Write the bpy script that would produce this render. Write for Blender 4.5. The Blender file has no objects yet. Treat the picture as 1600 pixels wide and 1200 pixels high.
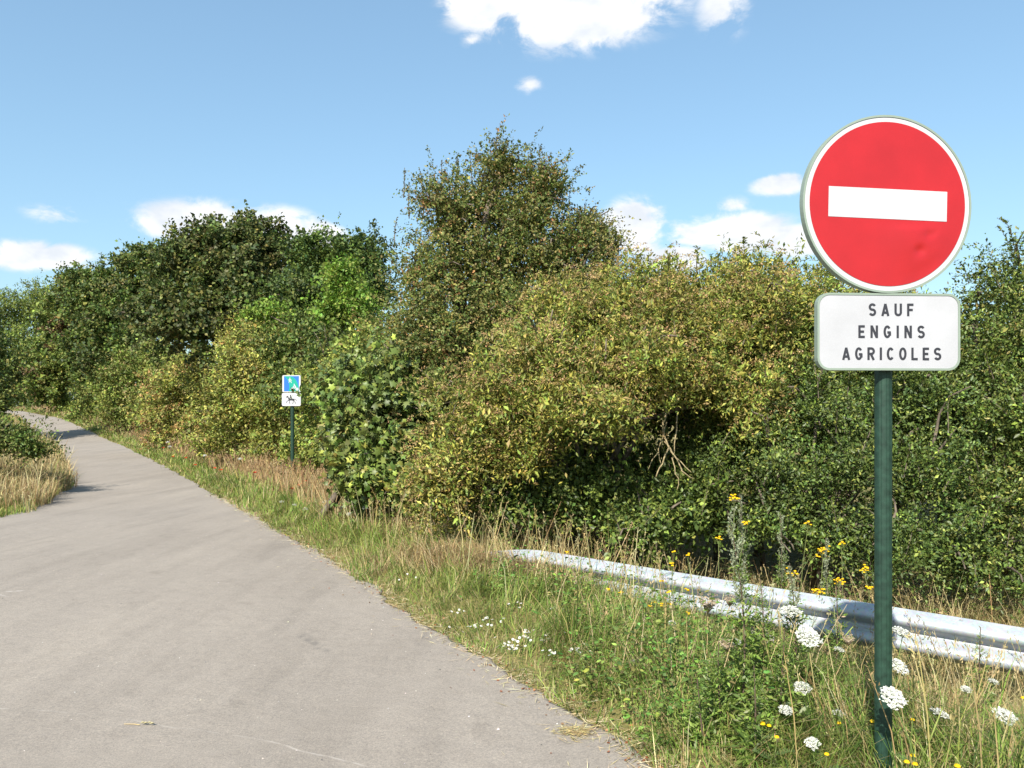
import bpy, math
import numpy as np
from mathutils import Vector, Matrix

rng = np.random.default_rng(7)
R_ = math.radians
scene = bpy.context.scene
C = scene.collection
FPX = 1255.0          # focal length in photograph pixels
CAMZ = 1.5
HOR = 640.0           # horizon row in the photograph

# ------------------------------------------------------------------ camera
cam_d = bpy.data.cameras.new('camera')
cam_d.sensor_width = 36.0
cam_d.lens = FPX / 1600 * 36
cam_d.shift_y = (HOR - 600) / 1600
cam_d.clip_start = 0.05
cam_d.clip_end = 6000
cam = bpy.data.objects.new('camera', cam_d)
cam.location = (0, 0, CAMZ)
cam.rotation_euler = (R_(90), 0, 0)
C.objects.link(cam)
scene.camera = cam

# ------------------------------------------------------------------ sky, sun, exposure
SUN_EL = R_(41)
SUN_AZ = R_(200)      # compass style, from +Y clockwise: the sun stands behind the camera, to the left
scene.view_settings.view_transform = 'Standard'
scene.view_settings.look = 'None'
scene.view_settings.gamma = 1.0
scene.view_settings.exposure = 0.95

world = bpy.data.worlds.new('World')
scene.world = world
world.use_nodes = True


def build_world():
    nt = world.node_tree
    nt.nodes.clear()
    N = nt.nodes.new
    L = nt.links.new
    out = N('ShaderNodeOutputWorld')
    bg = N('ShaderNodeBackground')
    bg.inputs['Strength'].default_value = 0.10
    sky = N('ShaderNodeTexSky')
    sky.sky_type = 'NISHITA'
    sky.sun_disc = False
    sky.sun_elevation = SUN_EL
    sky.sun_rotation = SUN_AZ
    sky.altitude = 100
    sky.air_density = 1.15
    sky.dust_density = 1.2
    sky.ozone_density = 1.6
    tc = N('ShaderNodeTexCoord')

    def dirv(px, py):
        v = Vector(((px - 800) / FPX, 1.0, (HOR - py) / FPX))
        return v.normalized()
    blobs = []            # direction, half width, half height (radians)
    for px, py, rx, ry in [
            (885, -16, 205, 74), (760, -2, 85, 44), (925, 22, 105, 46), (1130, 8, 50, 44),
            (826, 132, 28, 15), (88, 335, 46, 17), (65, 402, 88, 23), (335, 352, 125, 36), (430, 360, 90, 36),
            (500, 370, 60, 26), (992, 352, 58, 44), (1005, 385, 44, 22), (1220, 290, 52, 18), (1130, 358, 110, 28),
            (1060, 405, 70, 22), (1210, 378, 120, 26), (1145, 322, 36, 16), (738, 62, 24, 12)]:
        blobs.append((dirv(px, py), rx / FPX, ry / FPX))
    r2 = np.random.default_rng(3)
    for k in range(16):   # the same kind of fair-weather cloud goes on all round
        az = R_(r2.uniform(50, 310))
        el = R_(r2.uniform(9, 45))
        v = Vector((math.sin(az) * math.cos(el), math.cos(az) * math.cos(el), math.sin(el)))
        w = r2.uniform(.05, .16)
        blobs.append((v, w, w * r2.uniform(.28, .5)))
    acc = None
    for v, rx, ry in blobs:
        m = N('ShaderNodeMapping')
        m.vector_type = 'TEXTURE'
        m.inputs['Location'].default_value = v
        m.inputs['Rotation'].default_value = (0, 0, -math.atan2(v.x, v.y))
        m.inputs['Scale'].default_value = (rx * 1.12, max(rx, ry) * 3, ry * 1.2)
        L(tc.outputs['Generated'], m.inputs['Vector'])
        g = N('ShaderNodeTexGradient')
        g.gradient_type = 'SPHERICAL'
        L(m.outputs['Vector'], g.inputs['Vector'])
        if rx < .04:
            wg = N('ShaderNodeMath'); wg.operation = 'MULTIPLY'; wg.inputs[1].default_value = .52
            L(g.outputs['Fac'], wg.inputs[0]); g = wg
        if acc is None:
            acc = g.outputs[0]
        else:
            mx = N('ShaderNodeMath')
            mx.operation = 'MAXIMUM'
            L(acc, mx.inputs[0])
            L(g.outputs[0], mx.inputs[1])
            acc = mx.outputs[0]
    mp = N('ShaderNodeMapping')
    mp.inputs['Scale'].default_value = (1, 1, 1.7)
    L(tc.outputs['Generated'], mp.inputs['Vector'])
    nz = N('ShaderNodeTexNoise')
    nz.inputs['Scale'].default_value = 16
    nz.inputs['Detail'].default_value = 12
    nz.inputs['Roughness'].default_value = .62
    nz.inputs['Distortion'].default_value = .35
    L(mp.outputs['Vector'], nz.inputs['Vector'])
    # density = blob + (noise - .5) * k
    a = N('ShaderNodeMath'); a.operation = 'MULTIPLY_ADD'
    L(nz.outputs['Fac'], a.inputs[0]); a.inputs[1].default_value = 3.8; a.inputs[2].default_value = -1.9
    b = N('ShaderNodeMath'); b.operation = 'MULTIPLY_ADD'
    L(acc, b.inputs[0]); b.inputs[1].default_value = 1.75; L(a.outputs[0], b.inputs[2])
    # only where a cloud stands
    gate = N('ShaderNodeMapRange'); gate.interpolation_type = 'SMOOTHSTEP'
    L(acc, gate.inputs['Value']); gate.inputs['From Min'].default_value = 0.0; gate.inputs['From Max'].default_value = .42
    mr = N('ShaderNodeMapRange'); mr.interpolation_type = 'SMOOTHSTEP'
    L(b.outputs[0], mr.inputs['Value'])
    mr.inputs['From Min'].default_value = .12
    mr.inputs['From Max'].default_value = .95
    mm = N('ShaderNodeMath'); mm.operation = 'MULTIPLY'
    L(mr.outputs['Result'], mm.inputs[0]); L(gate.outputs['Result'], mm.inputs[1])
    # cloud brightness, sunlit white with soft grey folds
    nz2 = N('ShaderNodeTexNoise')
    nz2.inputs['Scale'].default_value = 24
    nz2.inputs['Detail'].default_value = 5
    L(mp.outputs['Vector'], nz2.inputs['Vector'])
    cr = N('ShaderNodeValToRGB')
    cr.color_ramp.elements[0].position = .32
    cr.color_ramp.elements[0].color = (4.4, 4.7, 5.1, 1)
    cr.color_ramp.elements[1].position = .62
    cr.color_ramp.elements[1].color = (5.9, 5.9, 6.0, 1)
    L(nz2.outputs['Fac'], cr.inputs['Fac'])
    mix = N('ShaderNodeMix'); mix.data_type = 'RGBA'
    L(mm.outputs[0], mix.inputs['Factor'])
    pre = N('ShaderNodeVectorMath'); pre.operation = 'DIVIDE'
    L(sky.outputs['Color'], pre.inputs[0]); pre.inputs[1].default_value = (1.56, 2.52, 3.97)
    gm = N('ShaderNodeGamma'); gm.inputs['Gamma'].default_value = .68      # haze evens the sky out from zenith to horizon
    L(pre.outputs[0], gm.inputs['Color'])
    tone = N('ShaderNodeMix'); tone.data_type = 'RGBA'; tone.blend_type = 'MULTIPLY'; tone.inputs['Factor'].default_value = 1
    L(gm.outputs[0], tone.inputs[6]); tone.inputs[7].default_value = (1.62, 2.86, 4.3, 1)
    L(tone.outputs[2], mix.inputs[6])
    L(cr.outputs['Color'], mix.inputs[7])
    L(mix.outputs[2], bg.inputs['Color'])
    L(bg.outputs[0], out.inputs['Surface'])


build_world()
sun_d = bpy.data.lights.new('sun', 'SUN')
sun_d.energy = 4.9
sun_d.angle = R_(.53)
sun_d.color = (1.0, .945, .85)
sun = bpy.data.objects.new('sun', sun_d)
sv = Vector((math.sin(SUN_AZ) * math.cos(SUN_EL), math.cos(SUN_AZ) * math.cos(SUN_EL), math.sin(SUN_EL)))
sun.rotation_euler = (-sv).to_track_quat('-Z', 'Y').to_euler()
sun.location = sv * 50
C.objects.link(sun)


# ------------------------------------------------------------------ helpers
def P(px, py, d):
    """world point that the photograph shows at pixel (px, py) if it stands d metres ahead"""
    return np.array([(px - 800) / FPX * d, d, CAMZ + (HOR - py) / FPX * d])


def vnoise(x, y, seed=0):
    """smooth value noise, vectorised, about -1..1"""
    x = np.asarray(x, float); y = np.asarray(y, float)
    xi = np.floor(x).astype(np.int64); yi = np.floor(y).astype(np.int64)
    xf = x - xi; yf = y - yi

    def h(a, b):
        n = (a * 374761393 + b * 668265263 + seed * 1442695041) & 0x7fffffff
        n = ((n ^ (n >> 13)) * 1274126177) & 0x7fffffff
        return ((n ^ (n >> 16)) & 0xffff) / 32767.5 - 1
    u = xf * xf * (3 - 2 * xf); v = yf * yf * (3 - 2 * yf)
    return (h(xi, yi) * (1 - u) + h(xi + 1, yi) * u) * (1 - v) + (h(xi, yi + 1) * (1 - u) + h(xi + 1, yi + 1) * u) * v


def sstep(x, a, b):
    t = np.clip((np.asarray(x, float) - a) / (b - a), 0, 1)
    return t * t * (3 - 2 * t)


def unit(v):
    v = np.asarray(v, float)
    return v / np.maximum(np.linalg.norm(v, axis=-1, keepdims=True), 1e-9)


def props(o, label=None, cat=None, group=None, kind=None):
    if label: o['label'] = label
    if cat: o['category'] = cat
    if group: o['group'] = group
    if kind: o['kind'] = kind
    return o


def link(o, parent=None):
    C.objects.link(o)
    if parent is not None:
        o.parent = parent
    return o


def empty(name, loc=(0, 0, 0), label=None, cat=None, group=None, rz=0):
    o = bpy.data.objects.new(name, None)
    o.empty_display_size = .1
    o.location = loc
    o.rotation_euler = (0, 0, rz)
    link(o)
    return props(o, label, cat, group)


def build(name, v, f, mat, parent=None, tint=None, smooth=False, kind=None):
    """one mesh object from vertices, faces (list, or int array n x 3 / n x 4) and optional colours"""
    me = bpy.data.meshes.new(name)
    v = np.asarray(v, np.float32).reshape(-1, 3)
    if isinstance(f, np.ndarray):
        n, k = f.shape
        me.vertices.add(len(v)); me.vertices.foreach_set('co', v.ravel())
        me.loops.add(n * k); me.loops.foreach_set('vertex_index', f.astype(np.int32).ravel())
        me.polygons.add(n)
        me.polygons.foreach_set('loop_start', np.arange(0, n * k, k, dtype=np.int32))
        try:
            me.polygons.foreach_set('loop_total', np.full(n, k, np.int32))
        except Exception:
            pass
        me.update(calc_edges=True)
    else:
        me.from_pydata(v.tolist(), [], [list(map(int, q)) for q in f])
        me.update()
    if tint is not None:
        ca = me.color_attributes.new('tint', 'FLOAT_COLOR', 'POINT')
        t4 = np.ones((len(v), 4), np.float32); t4[:, :3] = tint
        ca.data.foreach_set('color', t4.ravel())
    if smooth:
        me.polygons.foreach_set('use_smooth', np.ones(len(me.polygons), bool))
    me.materials.append(mat)
    o = bpy.data.objects.new(name, me)
    link(o, parent)
    if kind: o['kind'] = kind
    return o


class MB:
    """collects faces of one mesh"""
    def __init__(s):
        s.v = []; s.f = []; s.c = []; s.n = 0

    def add(s, v, f, col=None):
        v = np.asarray(v, float).reshape(-1, 3)
        s.v.append(v)
        s.f += [[i + s.n for i in q] for q in f]
        s.c.append(np.tile(np.asarray(col if col is not None else (1, 1, 1), float), (len(v), 1)))
        s.n += len(v)

    def box(s, lo, hi, col=None):
        x0, y0, z0 = lo; x1, y1, z1 = hi
        v = [(x0, y0, z0), (x1, y0, z0), (x1, y1, z0), (x0, y1, z0), (x0, y0, z1), (x1, y0, z1), (x1, y1, z1), (x0, y1, z1)]
        s.add(v, [(0, 3, 2, 1), (4, 5, 6, 7), (0, 1, 5, 4), (1, 2, 6, 5), (2, 3, 7, 6), (3, 0, 4, 7)], col)

    def tube(s, path, rad, sides=6, col=None):
        path = np.asarray(path, float); n = len(path)
        rad = np.interp(np.linspace(0, 1, n), np.linspace(0, 1, len(np.atleast_1d(rad))), np.atleast_1d(rad))
        t = np.gradient(path, axis=0); t = unit(t)
        ref = np.array([1, 0, 0]) if abs(t[0][0]) < .8 else np.array([0, 1, 0])
        a = unit(np.cross(t, ref)); b = np.cross(t, a)
        ang = np.arange(sides) * 2 * math.pi / sides
        v = path[:, None] + rad[:, None, None] * (np.cos(ang)[None, :, None] * a[:, None] + np.sin(ang)[None, :, None] * b[:, None])
        f = []
        for i in range(n - 1):
            for k in range(sides):
                k2 = (k + 1) % sides
                f.append((i * sides + k, i * sides + k2, (i + 1) * sides + k2, (i + 1) * sides + k))
        f.append(tuple(range(sides - 1, -1, -1)))
        f.append(tuple(range((n - 1) * sides, n * sides)))
        s.add(v.reshape(-1, 3), f, col)

    def prism(s, poly, y0, y1, col=None):
        """polygon in x,z (counter-clockwise seen from -Y), extruded from y0 (front) to y1"""
        n = len(poly)
        v = [(x, y0, z) for x, z in poly] + [(x, y1, z) for x, z in poly]
        f = [tuple(range(n)), tuple(range(2 * n - 1, n - 1, -1))]
        for i in range(n):
            j = (i + 1) % n
            f.append((i, i + n, j + n, j))
        s.add(v, f, col)

    def build(s, name, mat, parent=None, smooth=False, tint=False, kind=None):
        return build(name, np.concatenate(s.v), s.f, mat, parent, np.concatenate(s.c) if tint else None, smooth, kind)


# ------------------------------------------------------------------ materials
def newmat(name):
    m = bpy.data.materials.new(name)
    m.use_nodes = True
    nt = m.node_tree
    return m, nt, nt.nodes['Principled BSDF'], nt.nodes.new, nt.links.new


def mat_leaf(name, rough=.5, trans=.28, spec=.35):
    m, nt, bs, N, L = newmat(name)
    at = N('ShaderNodeAttribute'); at.attribute_name = 'tint'
    tc = N('ShaderNodeTexCoord')
    nz = N('ShaderNodeTexNoise'); nz.inputs['Scale'].default_value = 60; nz.inputs['Detail'].default_value = 2
    L(tc.outputs['Object'], nz.inputs['Vector'])
    mr = N('ShaderNodeMapRange'); mr.inputs['To Min'].default_value = .8; mr.inputs['To Max'].default_value = 1.2
    L(nz.outputs['Fac'], mr.inputs['Value'])
    vm = N('ShaderNodeVectorMath'); vm.operation = 'SCALE'
    L(at.outputs['Color'], vm.inputs[0]); L(mr.outputs['Result'], vm.inputs['Scale'])
    L(vm.outputs[0], bs.inputs['Base Color'])
    bs.inputs['Roughness'].default_value = rough
    bs.inputs['Specular IOR Level'].default_value = spec
    tr = N('ShaderNodeBsdfTranslucent')
    L(vm.outputs[0], tr.inputs['Color'])
    mx = N('ShaderNodeMixShader'); mx.inputs[0].default_value = trans
    L(bs.outputs[0], mx.inputs[1]); L(tr.outputs[0], mx.inputs[2])
    L(mx.outputs[0], nt.nodes['Material Output'].inputs['Surface'])
    return m


def mat_plain(name, col, rough=.5, spec=.4, var=.12, scale=8, metal=0, bump=0, bscale=60):
    m, nt, bs, N, L = newmat(name)
    tc = N('ShaderNodeTexCoord')
    nz = N('ShaderNodeTexNoise'); nz.inputs['Scale'].default_value = scale; nz.inputs['Detail'].default_value = 6
    L(tc.outputs['Object'], nz.inputs['Vector'])
    cr = N('ShaderNodeValToRGB')
    c = np.array(col)
    cr.color_ramp.elements[0].color = (*np.clip(c * (1 - var), 0, 1), 1); cr.color_ramp.elements[0].position = .3
    cr.color_ramp.elements[1].color = (*np.clip(c * (1 + var), 0, 1), 1); cr.color_ramp.elements[1].position = .7
    L(nz.outputs['Fac'], cr.inputs['Fac']); L(cr.outputs['Color'], bs.inputs['Base Color'])
    bs.inputs['Roughness'].default_value = rough
    bs.inputs['Specular IOR Level'].default_value = spec
    bs.inputs['Metallic'].default_value = metal
    if bump:
        n2 = N('ShaderNodeTexNoise'); n2.inputs['Scale'].default_value = bscale; n2.inputs['Detail'].default_value = 5
        L(tc.outputs['Object'], n2.inputs['Vector'])
        bp = N('ShaderNodeBump'); bp.inputs['Strength'].default_value = bump; bp.inputs['Distance'].default_value = .01
        L(n2.outputs['Fac'], bp.inputs['Height']); L(bp.outputs[0], bs.inputs['Normal'])
    return m


def mat_ground():
    m, nt, bs, N, L = newmat('verge_soil')
    tc = N('ShaderNodeTexCoord')
    n1 = N('ShaderNodeTexNoise'); n1.inputs['Scale'].default_value = .9; n1.inputs['Detail'].default_value = 8
    n2 = N('ShaderNodeTexNoise'); n2.inputs['Scale'].default_value = 22; n2.inputs['Detail'].default_value = 8
    L(tc.outputs['Object'], n1.inputs['Vector']); L(tc.outputs['Object'], n2.inputs['Vector'])
    cr = N('ShaderNodeValToRGB')
    e = cr.color_ramp.elements
    e[0].position = .32; e[0].color = (.10, .11, .035, 1)
    e[1].position = .68; e[1].color = (.24, .17, .085, 1)
    x = e.new(.5); x.color = (.17, .145, .055, 1)
    mx = N('ShaderNodeMix'); mx.data_type = 'FLOAT'; mx.inputs['Factor'].default_value = .55
    L(n1.outputs['Fac'], mx.inputs[2]); L(n2.outputs['Fac'], mx.inputs[3])
    L(mx.outputs[0], cr.inputs['Fac']); L(cr.outputs['Color'], bs.inputs['Base Color'])
    bs.inputs['Roughness'].default_value = .95; bs.inputs['Specular IOR Level'].default_value = .1
    bp = N('ShaderNodeBump'); bp.inputs['Distance'].default_value = .04; bp.inputs['Strength'].default_value = .8
    L(n2.outputs['Fac'], bp.inputs['Height']); L(bp.outputs[0], bs.inputs['Normal'])
    return m


def mat_road():
    m, nt, bs, N, L = newmat('worn_asphalt')
    tc = N('ShaderNodeTexCoord')

    def noise(scale, detail=6, vec=None, rough=.55):
        n = N('ShaderNodeTexNoise'); n.inputs['Scale'].default_value = scale; n.inputs['Detail'].default_value = detail
        n.inputs['Roughness'].default_value = rough
        L(vec or tc.outputs['Object'], n.inputs['Vector']); return n.outputs['Fac']

    def ramp(fac, stops):
        r = N('ShaderNodeValToRGB'); e = r.color_ramp.elements
        e[0].position, e[0].color = stops[0][0], (*stops[0][1], 1)
        e[1].position, e[1].color = stops[-1][0], (*stops[-1][1], 1)
        for p, c in stops[1:-1]:
            x = e.new(p); x.color = (*c, 1)
        L(fac, r.inputs['Fac']); return r.outputs['Color']

    def mul(a, b, fac=1.0, mode='MULTIPLY'):
        x = N('ShaderNodeMix'); x.data_type = 'RGBA'; x.blend_type = mode
        if isinstance(fac, float): x.inputs['Factor'].default_value = fac
        else: L(fac, x.inputs['Factor'])
        L(a, x.inputs[6])
        if isinstance(b, tuple): x.inputs[7].default_value = (*b, 1)
        else: L(b, x.inputs[7])
        return x.outputs[2]
    base = ramp(noise(.45, 7), [(.3, (.245, .215, .184)), (.55, (.259, .228, .196)), (.75, (.272, .240, .206))])
    # grain of the stone chippings
    grain = ramp(noise(420, 3, rough=.7), [(.32, (.68, .68, .69)), (.5, (1, 1, 1)), (.72, (1.28, 1.26, 1.22))])
    base = mul(base, grain, .75)
    g2 = ramp(noise(130, 5, rough=.85), [(.36, (.70, .70, .71)), (.5, (1, 1, 1)), (.64, (1.28, 1.26, 1.22))])
    base = mul(base, g2, .9)
    g4 = ramp(noise(58, 5, rough=.9), [(.36, (.82, .82, .83)), (.5, (1, 1, 1)), (.64, (1.17, 1.16, 1.13))])
    base = mul(base, g4, .9)
    g3 = ramp(noise(9, 7, rough=.7), [(.3, (.92, .915, .91)), (.5, (1, 1, 1)), (.7, (1.05, 1.05, 1.05))])
    base = mul(base, g3, .9)
    # tyre tracks and sweeps: noise stretched along the lane (which runs to the left ahead)
    mp = N('ShaderNodeMapping'); mp.inputs['Rotation'].default_value = (0, 0, R_(-28)); mp.inputs['Scale'].default_value = (1.9, .22, 1)
    L(tc.outputs['Object'], mp.inputs['Vector'])
    st = ramp(noise(1.0, 5, mp.outputs['Vector']), [(.36, (.84, .835, .83)), (.5, (1, 1, 1)), (.66, (1.13, 1.125, 1.11))])
    base = mul(base, st, .5)
    mp2 = N('ShaderNodeMapping'); mp2.inputs['Rotation'].default_value = (0, 0, R_(35)); mp2.inputs['Scale'].default_value = (3.2, .5, 1)
    L(tc.outputs['Object'], mp2.inputs['Vector'])
    st2 = ramp(noise(1.3, 4, mp2.outputs['Vector']), [(.33, (.8, .8, .8)), (.45, (1, 1, 1)), (.7, (1.05, 1.05, 1.05))])
    base = mul(base, st2, .4)
    # dark oil and patch spots
    sp = ramp(noise(2.3, 5), [(.27, (.72, .71, .70)), (.37, (1, 1, 1))])
    base = mul(base, sp, .4)
    # old scratches and pale scuffs, each a wobbly line on the surface
    sx = N('ShaderNodeSeparateXYZ')
    wob = N('ShaderNodeTexNoise'); wob.inputs['Scale'].default_value = 3; wob.inputs['Detail'].default_value = 5
    L(tc.outputs['Object'], wob.inputs['Vector'])
    wa = N('ShaderNodeVectorMath'); wa.operation = 'MULTIPLY_ADD'
    L(wob.outputs['Color'], wa.inputs[0]); wa.inputs[1].default_value = (.08, .08, 0); L(tc.outputs['Object'], wa.inputs[2])

    def scratch(p, q, width, strength, col):
        p = np.array(p); q = np.array(q); dv = q - p; ln = np.hypot(*dv)
        mpx = N('ShaderNodeMapping'); mpx.vector_type = 'TEXTURE'
        mpx.inputs['Location'].default_value = (p[0], p[1], 0); mpx.inputs['Rotation'].default_value = (0, 0, math.atan2(dv[1], dv[0]))
        L(wa.outputs[0], mpx.inputs['Vector'])
        s = N('ShaderNodeSeparateXYZ'); L(mpx.outputs['Vector'], s.inputs[0])
        ab = N('ShaderNodeMath'); ab.operation = 'ABSOLUTE'
        ad = N('ShaderNodeMath'); ad.operation = 'ADD'; ad.inputs[1].default_value = -.04
        L(s.outputs['Y'], ad.inputs[0]); L(ad.outputs[0], ab.inputs[0])
        r = N('ShaderNodeMapRange'); r.inputs['From Min'].default_value = width; r.inputs['From Max'].default_value = width * .35
        L(ab.outputs[0], r.inputs['Value'])
        e1 = N('ShaderNodeMapRange'); e1.inputs['From Min'].default_value = 0; e1.inputs['From Max'].default_value = ln * .15
        L(s.outputs['X'], e1.inputs['Value'])
        e2 = N('ShaderNodeMapRange'); e2.inputs['From Min'].default_value = ln; e2.inputs['From Max'].default_value = ln * .85
        L(s.outputs['X'], e2.inputs['Value'])
        gap = N('ShaderNodeMapRange'); gap.inputs['From Min'].default_value = .38; gap.inputs['From Max'].default_value = .6
        L(noise(14, 4), gap.inputs['Value'])
        f = r.outputs[0]
        for k in (e1.outputs[0], e2.outputs[0], gap.outputs[0]):
            mm = N('ShaderNodeMath'); mm.operation = 'MULTIPLY'; L(f, mm.inputs[0]); L(k, mm.inputs[1]); f = mm.outputs[0]
        mm = N('ShaderNodeMath'); mm.operation = 'MULTIPLY'; L(f, mm.inputs[0]); mm.inputs[1].default_value = strength
        return mm.outputs[0], col

    def gp(px, py):
        d = CAMZ * FPX / (py - HOR)
        return ((px - 800) / FPX * d, d)
    for a, b, w, s_, c in [((-30, 1100), (180, 1118), .007, .4, (.40, .37, .33)), ((170, 1116), (420, 1156), .007, .4, (.40, .37, .33)),
                           ((400, 1152), (600, 1205), .008, .5, (.42, .38, .34)), ((-40, 924), (55, 919), .02, .8, (.46, .43, .40)),
                           ((-30, 912), (20, 930), .02, .8, (.46, .43, .40)), ((470, 985), (520, 1020), .05, .5, (.12, .11, .10)),
                           ((800, 1150), (1010, 1152), .03, .25, (.34, .31, .27))]:
        f, col = scratch(gp(*a), gp(*b), w, s_, c)
        base = mul(base, col, f, 'MIX')
    L(base, bs.inputs['Base Color'])
    bs.inputs['Roughness'].default_value = .88
    bs.inputs['Specular IOR Level'].default_value = .25
    bp = N('ShaderNodeBump'); bp.inputs['Strength'].default_value = .55; bp.inputs['Distance'].default_value = .004
    L(noise(260, 4, rough=.7), bp.inputs['Height'])
    bp2 = N('ShaderNodeBump'); bp2.inputs['Strength'].default_value = .35; bp2.inputs['Distance'].default_value = .02
    L(noise(7, 5), bp2.inputs['Height']); L(bp.outputs[0], bp2.inputs['Normal'])
    L(bp2.outputs[0], bs.inputs['Normal'])
    return m


def mat_galv():
    m, nt, bs, N, L = newmat('galvanised_steel')
    tc = N('ShaderNodeTexCoord')
    n1 = N('ShaderNodeTexNoise'); n1.inputs['Scale'].default_value = 11; n1.inputs['Detail'].default_value = 8
    L(tc.outputs['Object'], n1.inputs['Vector'])
    vo = N('ShaderNodeTexVoronoi'); vo.inputs['Scale'].default_value = 70
    L(tc.outputs['Object'], vo.inputs['Vector'])
    cr = N('ShaderNodeValToRGB')
    cr.color_ramp.elements[0].position = .3; cr.color_ramp.elements[0].color = (.28, .31, .335, 1)
    cr.color_ramp.elements[1].position = .7; cr.color_ramp.elements[1].color = (.36, .385, .405, 1)
    L(n1.outputs['Fac'], cr.inputs['Fac'])
    hs = N('ShaderNodeMix'); hs.data_type = 'RGBA'; hs.blend_type = 'MULTIPLY'; hs.inputs['Factor'].default_value = .2
    L(cr.outputs['Color'], hs.inputs[6]); L(vo.outputs['Color'], hs.inputs[7])
    # rust and mud stains
    n3 = N('ShaderNodeTexNoise'); n3.inputs['Scale'].default_value = 9; n3.inputs['Detail'].default_value = 8; n3.inputs['Roughness'].default_value = .7
    L(tc.outputs['Object'], n3.inputs['Vector'])
    r3 = N('ShaderNodeMapRange'); r3.inputs['From Min'].default_value = .66; r3.inputs['From Max'].default_value = .8; r3.inputs['To Max'].default_value = .6
    L(n3.outputs['Fac'], r3.inputs['Value'])
    st = N('ShaderNodeMix'); st.data_type = 'RGBA'
    L(r3.outputs[0], st.inputs['Factor']); L(hs.outputs[2], st.inputs[6]); st.inputs[7].default_value = (.25, .2, .15, 1)
    L(st.outputs[2], bs.inputs['Base Color'])
    bs.inputs['Metallic'].default_value = .1
    bs.inputs['Roughness'].default_value = .55
    bp = N('ShaderNodeBump'); bp.inputs['Strength'].default_value = .12; bp.inputs['Distance'].default_value = .004
    L(n1.outputs['Fac'], bp.inputs['Height']); L(bp.outputs[0], bs.inputs['Normal'])
    return m


def mat_sheet(name, col, rough=.42, dirt=.08):
    """retro-reflective sign sheeting: even colour, faint cell structure, a little grime"""
    m, nt, bs, N, L = newmat(name)
    tc = N('ShaderNodeTexCoord')
    n1 = N('ShaderNodeTexNoise'); n1.inputs['Scale'].default_value = 7; n1.inputs['Detail'].default_value = 7
    L(tc.outputs['Object'], n1.inputs['Vector'])
    vo = N('ShaderNodeTexVoronoi'); vo.inputs['Scale'].default_value = 260
    L(tc.outputs['Object'], vo.inputs['Vector'])
    c = np.array(col)
    cr = N('ShaderNodeValToRGB')
    cr.color_ramp.elements[0].position = .3; cr.color_ramp.elements[0].color = (*(c * (1 - dirt)), 1)
    cr.color_ramp.elements[1].position = .62; cr.color_ramp.elements[1].color = (*c, 1)
    L(n1.outputs['Fac'], cr.inputs['Fac'])
    mr = N('ShaderNodeMapRange'); mr.inputs['To Min'].default_value = .94; mr.inputs['To Max'].default_value = 1.04
    L(vo.outputs['Distance'], mr.inputs['Value'])
    vm = N('ShaderNodeVectorMath'); vm.operation = 'SCALE'
    L(cr.outputs['Color'], vm.inputs[0]); L(mr.outputs[0], vm.inputs['Scale'])
    L(vm.outputs[0], bs.inputs['Base Color'])
    bs.inputs['Roughness'].default_value = rough
    bs.inputs['Specular IOR Level'].default_value = .45
    return m


M = dict(
    ground=mat_ground(), road=mat_road(), galv=mat_galv(),
    leaf=mat_leaf('foliage', .55, .3, .3), gloss=mat_leaf('glossy_foliage', .45, .2, .32),
    grass=mat_leaf('grass_blades', .6, .3, .25), petal=mat_leaf('petals', .7, .25, .15),
    stem=mat_leaf('plant_stems', .65, .0, .2),
    bark=mat_plain('bark', (.13, .105, .08), .9, .1, .4, 14, bump=.8, bscale=30),
    lichen=mat_plain('lichen_bark', (.27, .215, .12), .9, .1, .35, 25, bump=.6, bscale=60),
    white=mat_sheet('white_sheeting', (.44, .44, .455)),
    plate=mat_sheet('plate_sheeting', (.375, .375, .395), .4, .1),
    red=mat_sheet('red_sheeting', (.36, .011, .014), .36, .13),
    black=mat_sheet('black_print', (.025, .025, .032), .5),
    blue=mat_sheet('blue_sheeting', (.012, .12, .55)),
    green=mat_sheet('green_sheeting', (.0, .27, .19)),
    sage=mat_plain('sage_green_paint', (.20, .245, .20), .42, .4, .06, 10),
    post=mat_plain('dark_green_paint', (.014, .038, .025), .5, .3, .35, 34),
    backgrey=mat_plain('sign_back', (.35, .37, .36), .5, .4, .08, 10, metal=.5),
    stone=mat_plain('pale_stone', (.36, .33, .28), .9, .2, .3, 30),
    dry=mat_leaf('dry_plant', .8, .1, .1),
)

# ------------------------------------------------------------------ ground shape
RY = np.array([-60, -20, 0, 2, 3, 3.4, 3.8, 4.2, 4.7, 6.6, 8.5, 10.7, 14, 18.8, 26, 37.6, 48, 60, 75, 100, 160])
RX = np.array([34, 14, 3.0, 1.50, .82, .57, .40, .17, -.10, -1.05, -2.0, -3.15, -4.8, -7.3, -11.3, -18.0, -25.0, -33.5, -46., -72, -150])
LY = np.array([-60, 10.2, 10.7, 11.0, 11.2, 11.5, 12.1, 13.0, 14, 18.8, 26, 37.6, 48, 60, 75, 100, 160])
LX = np.array([-70, -70, -30, -14, -9.4, -7.9, -7.75, -7.95, -8.3, -10.4, -14.6, -21.4, -28.6, -37.0, -49.5, -76, -156])
ZY = np.array([-100, 5, 10, 15, 20, 37, 44, 52, 60, 75, 110, 300, 3000])
ZZ = np.array([0, 0, -.07, -.22, -.31, -.30, -.10, .32, .80, 1.4, 2.0, 2.6, 3.0])


def redge(y):
    return np.interp(y, RY, RX)


def ledge(y):
    return np.interp(y, LY, LX)


def zbase(y):
    y = np.asarray(y, float)
    return (np.interp(y - 1.5, ZY, ZZ) + np.interp(y, ZY, ZZ) + np.interp(y + 1.5, ZY, ZZ)) / 3


def hroad(x, y):
    return zbase(y) + .012 * vnoise(np.asarray(x) * .5, np.asarray(y) * .5, 5)


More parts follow.
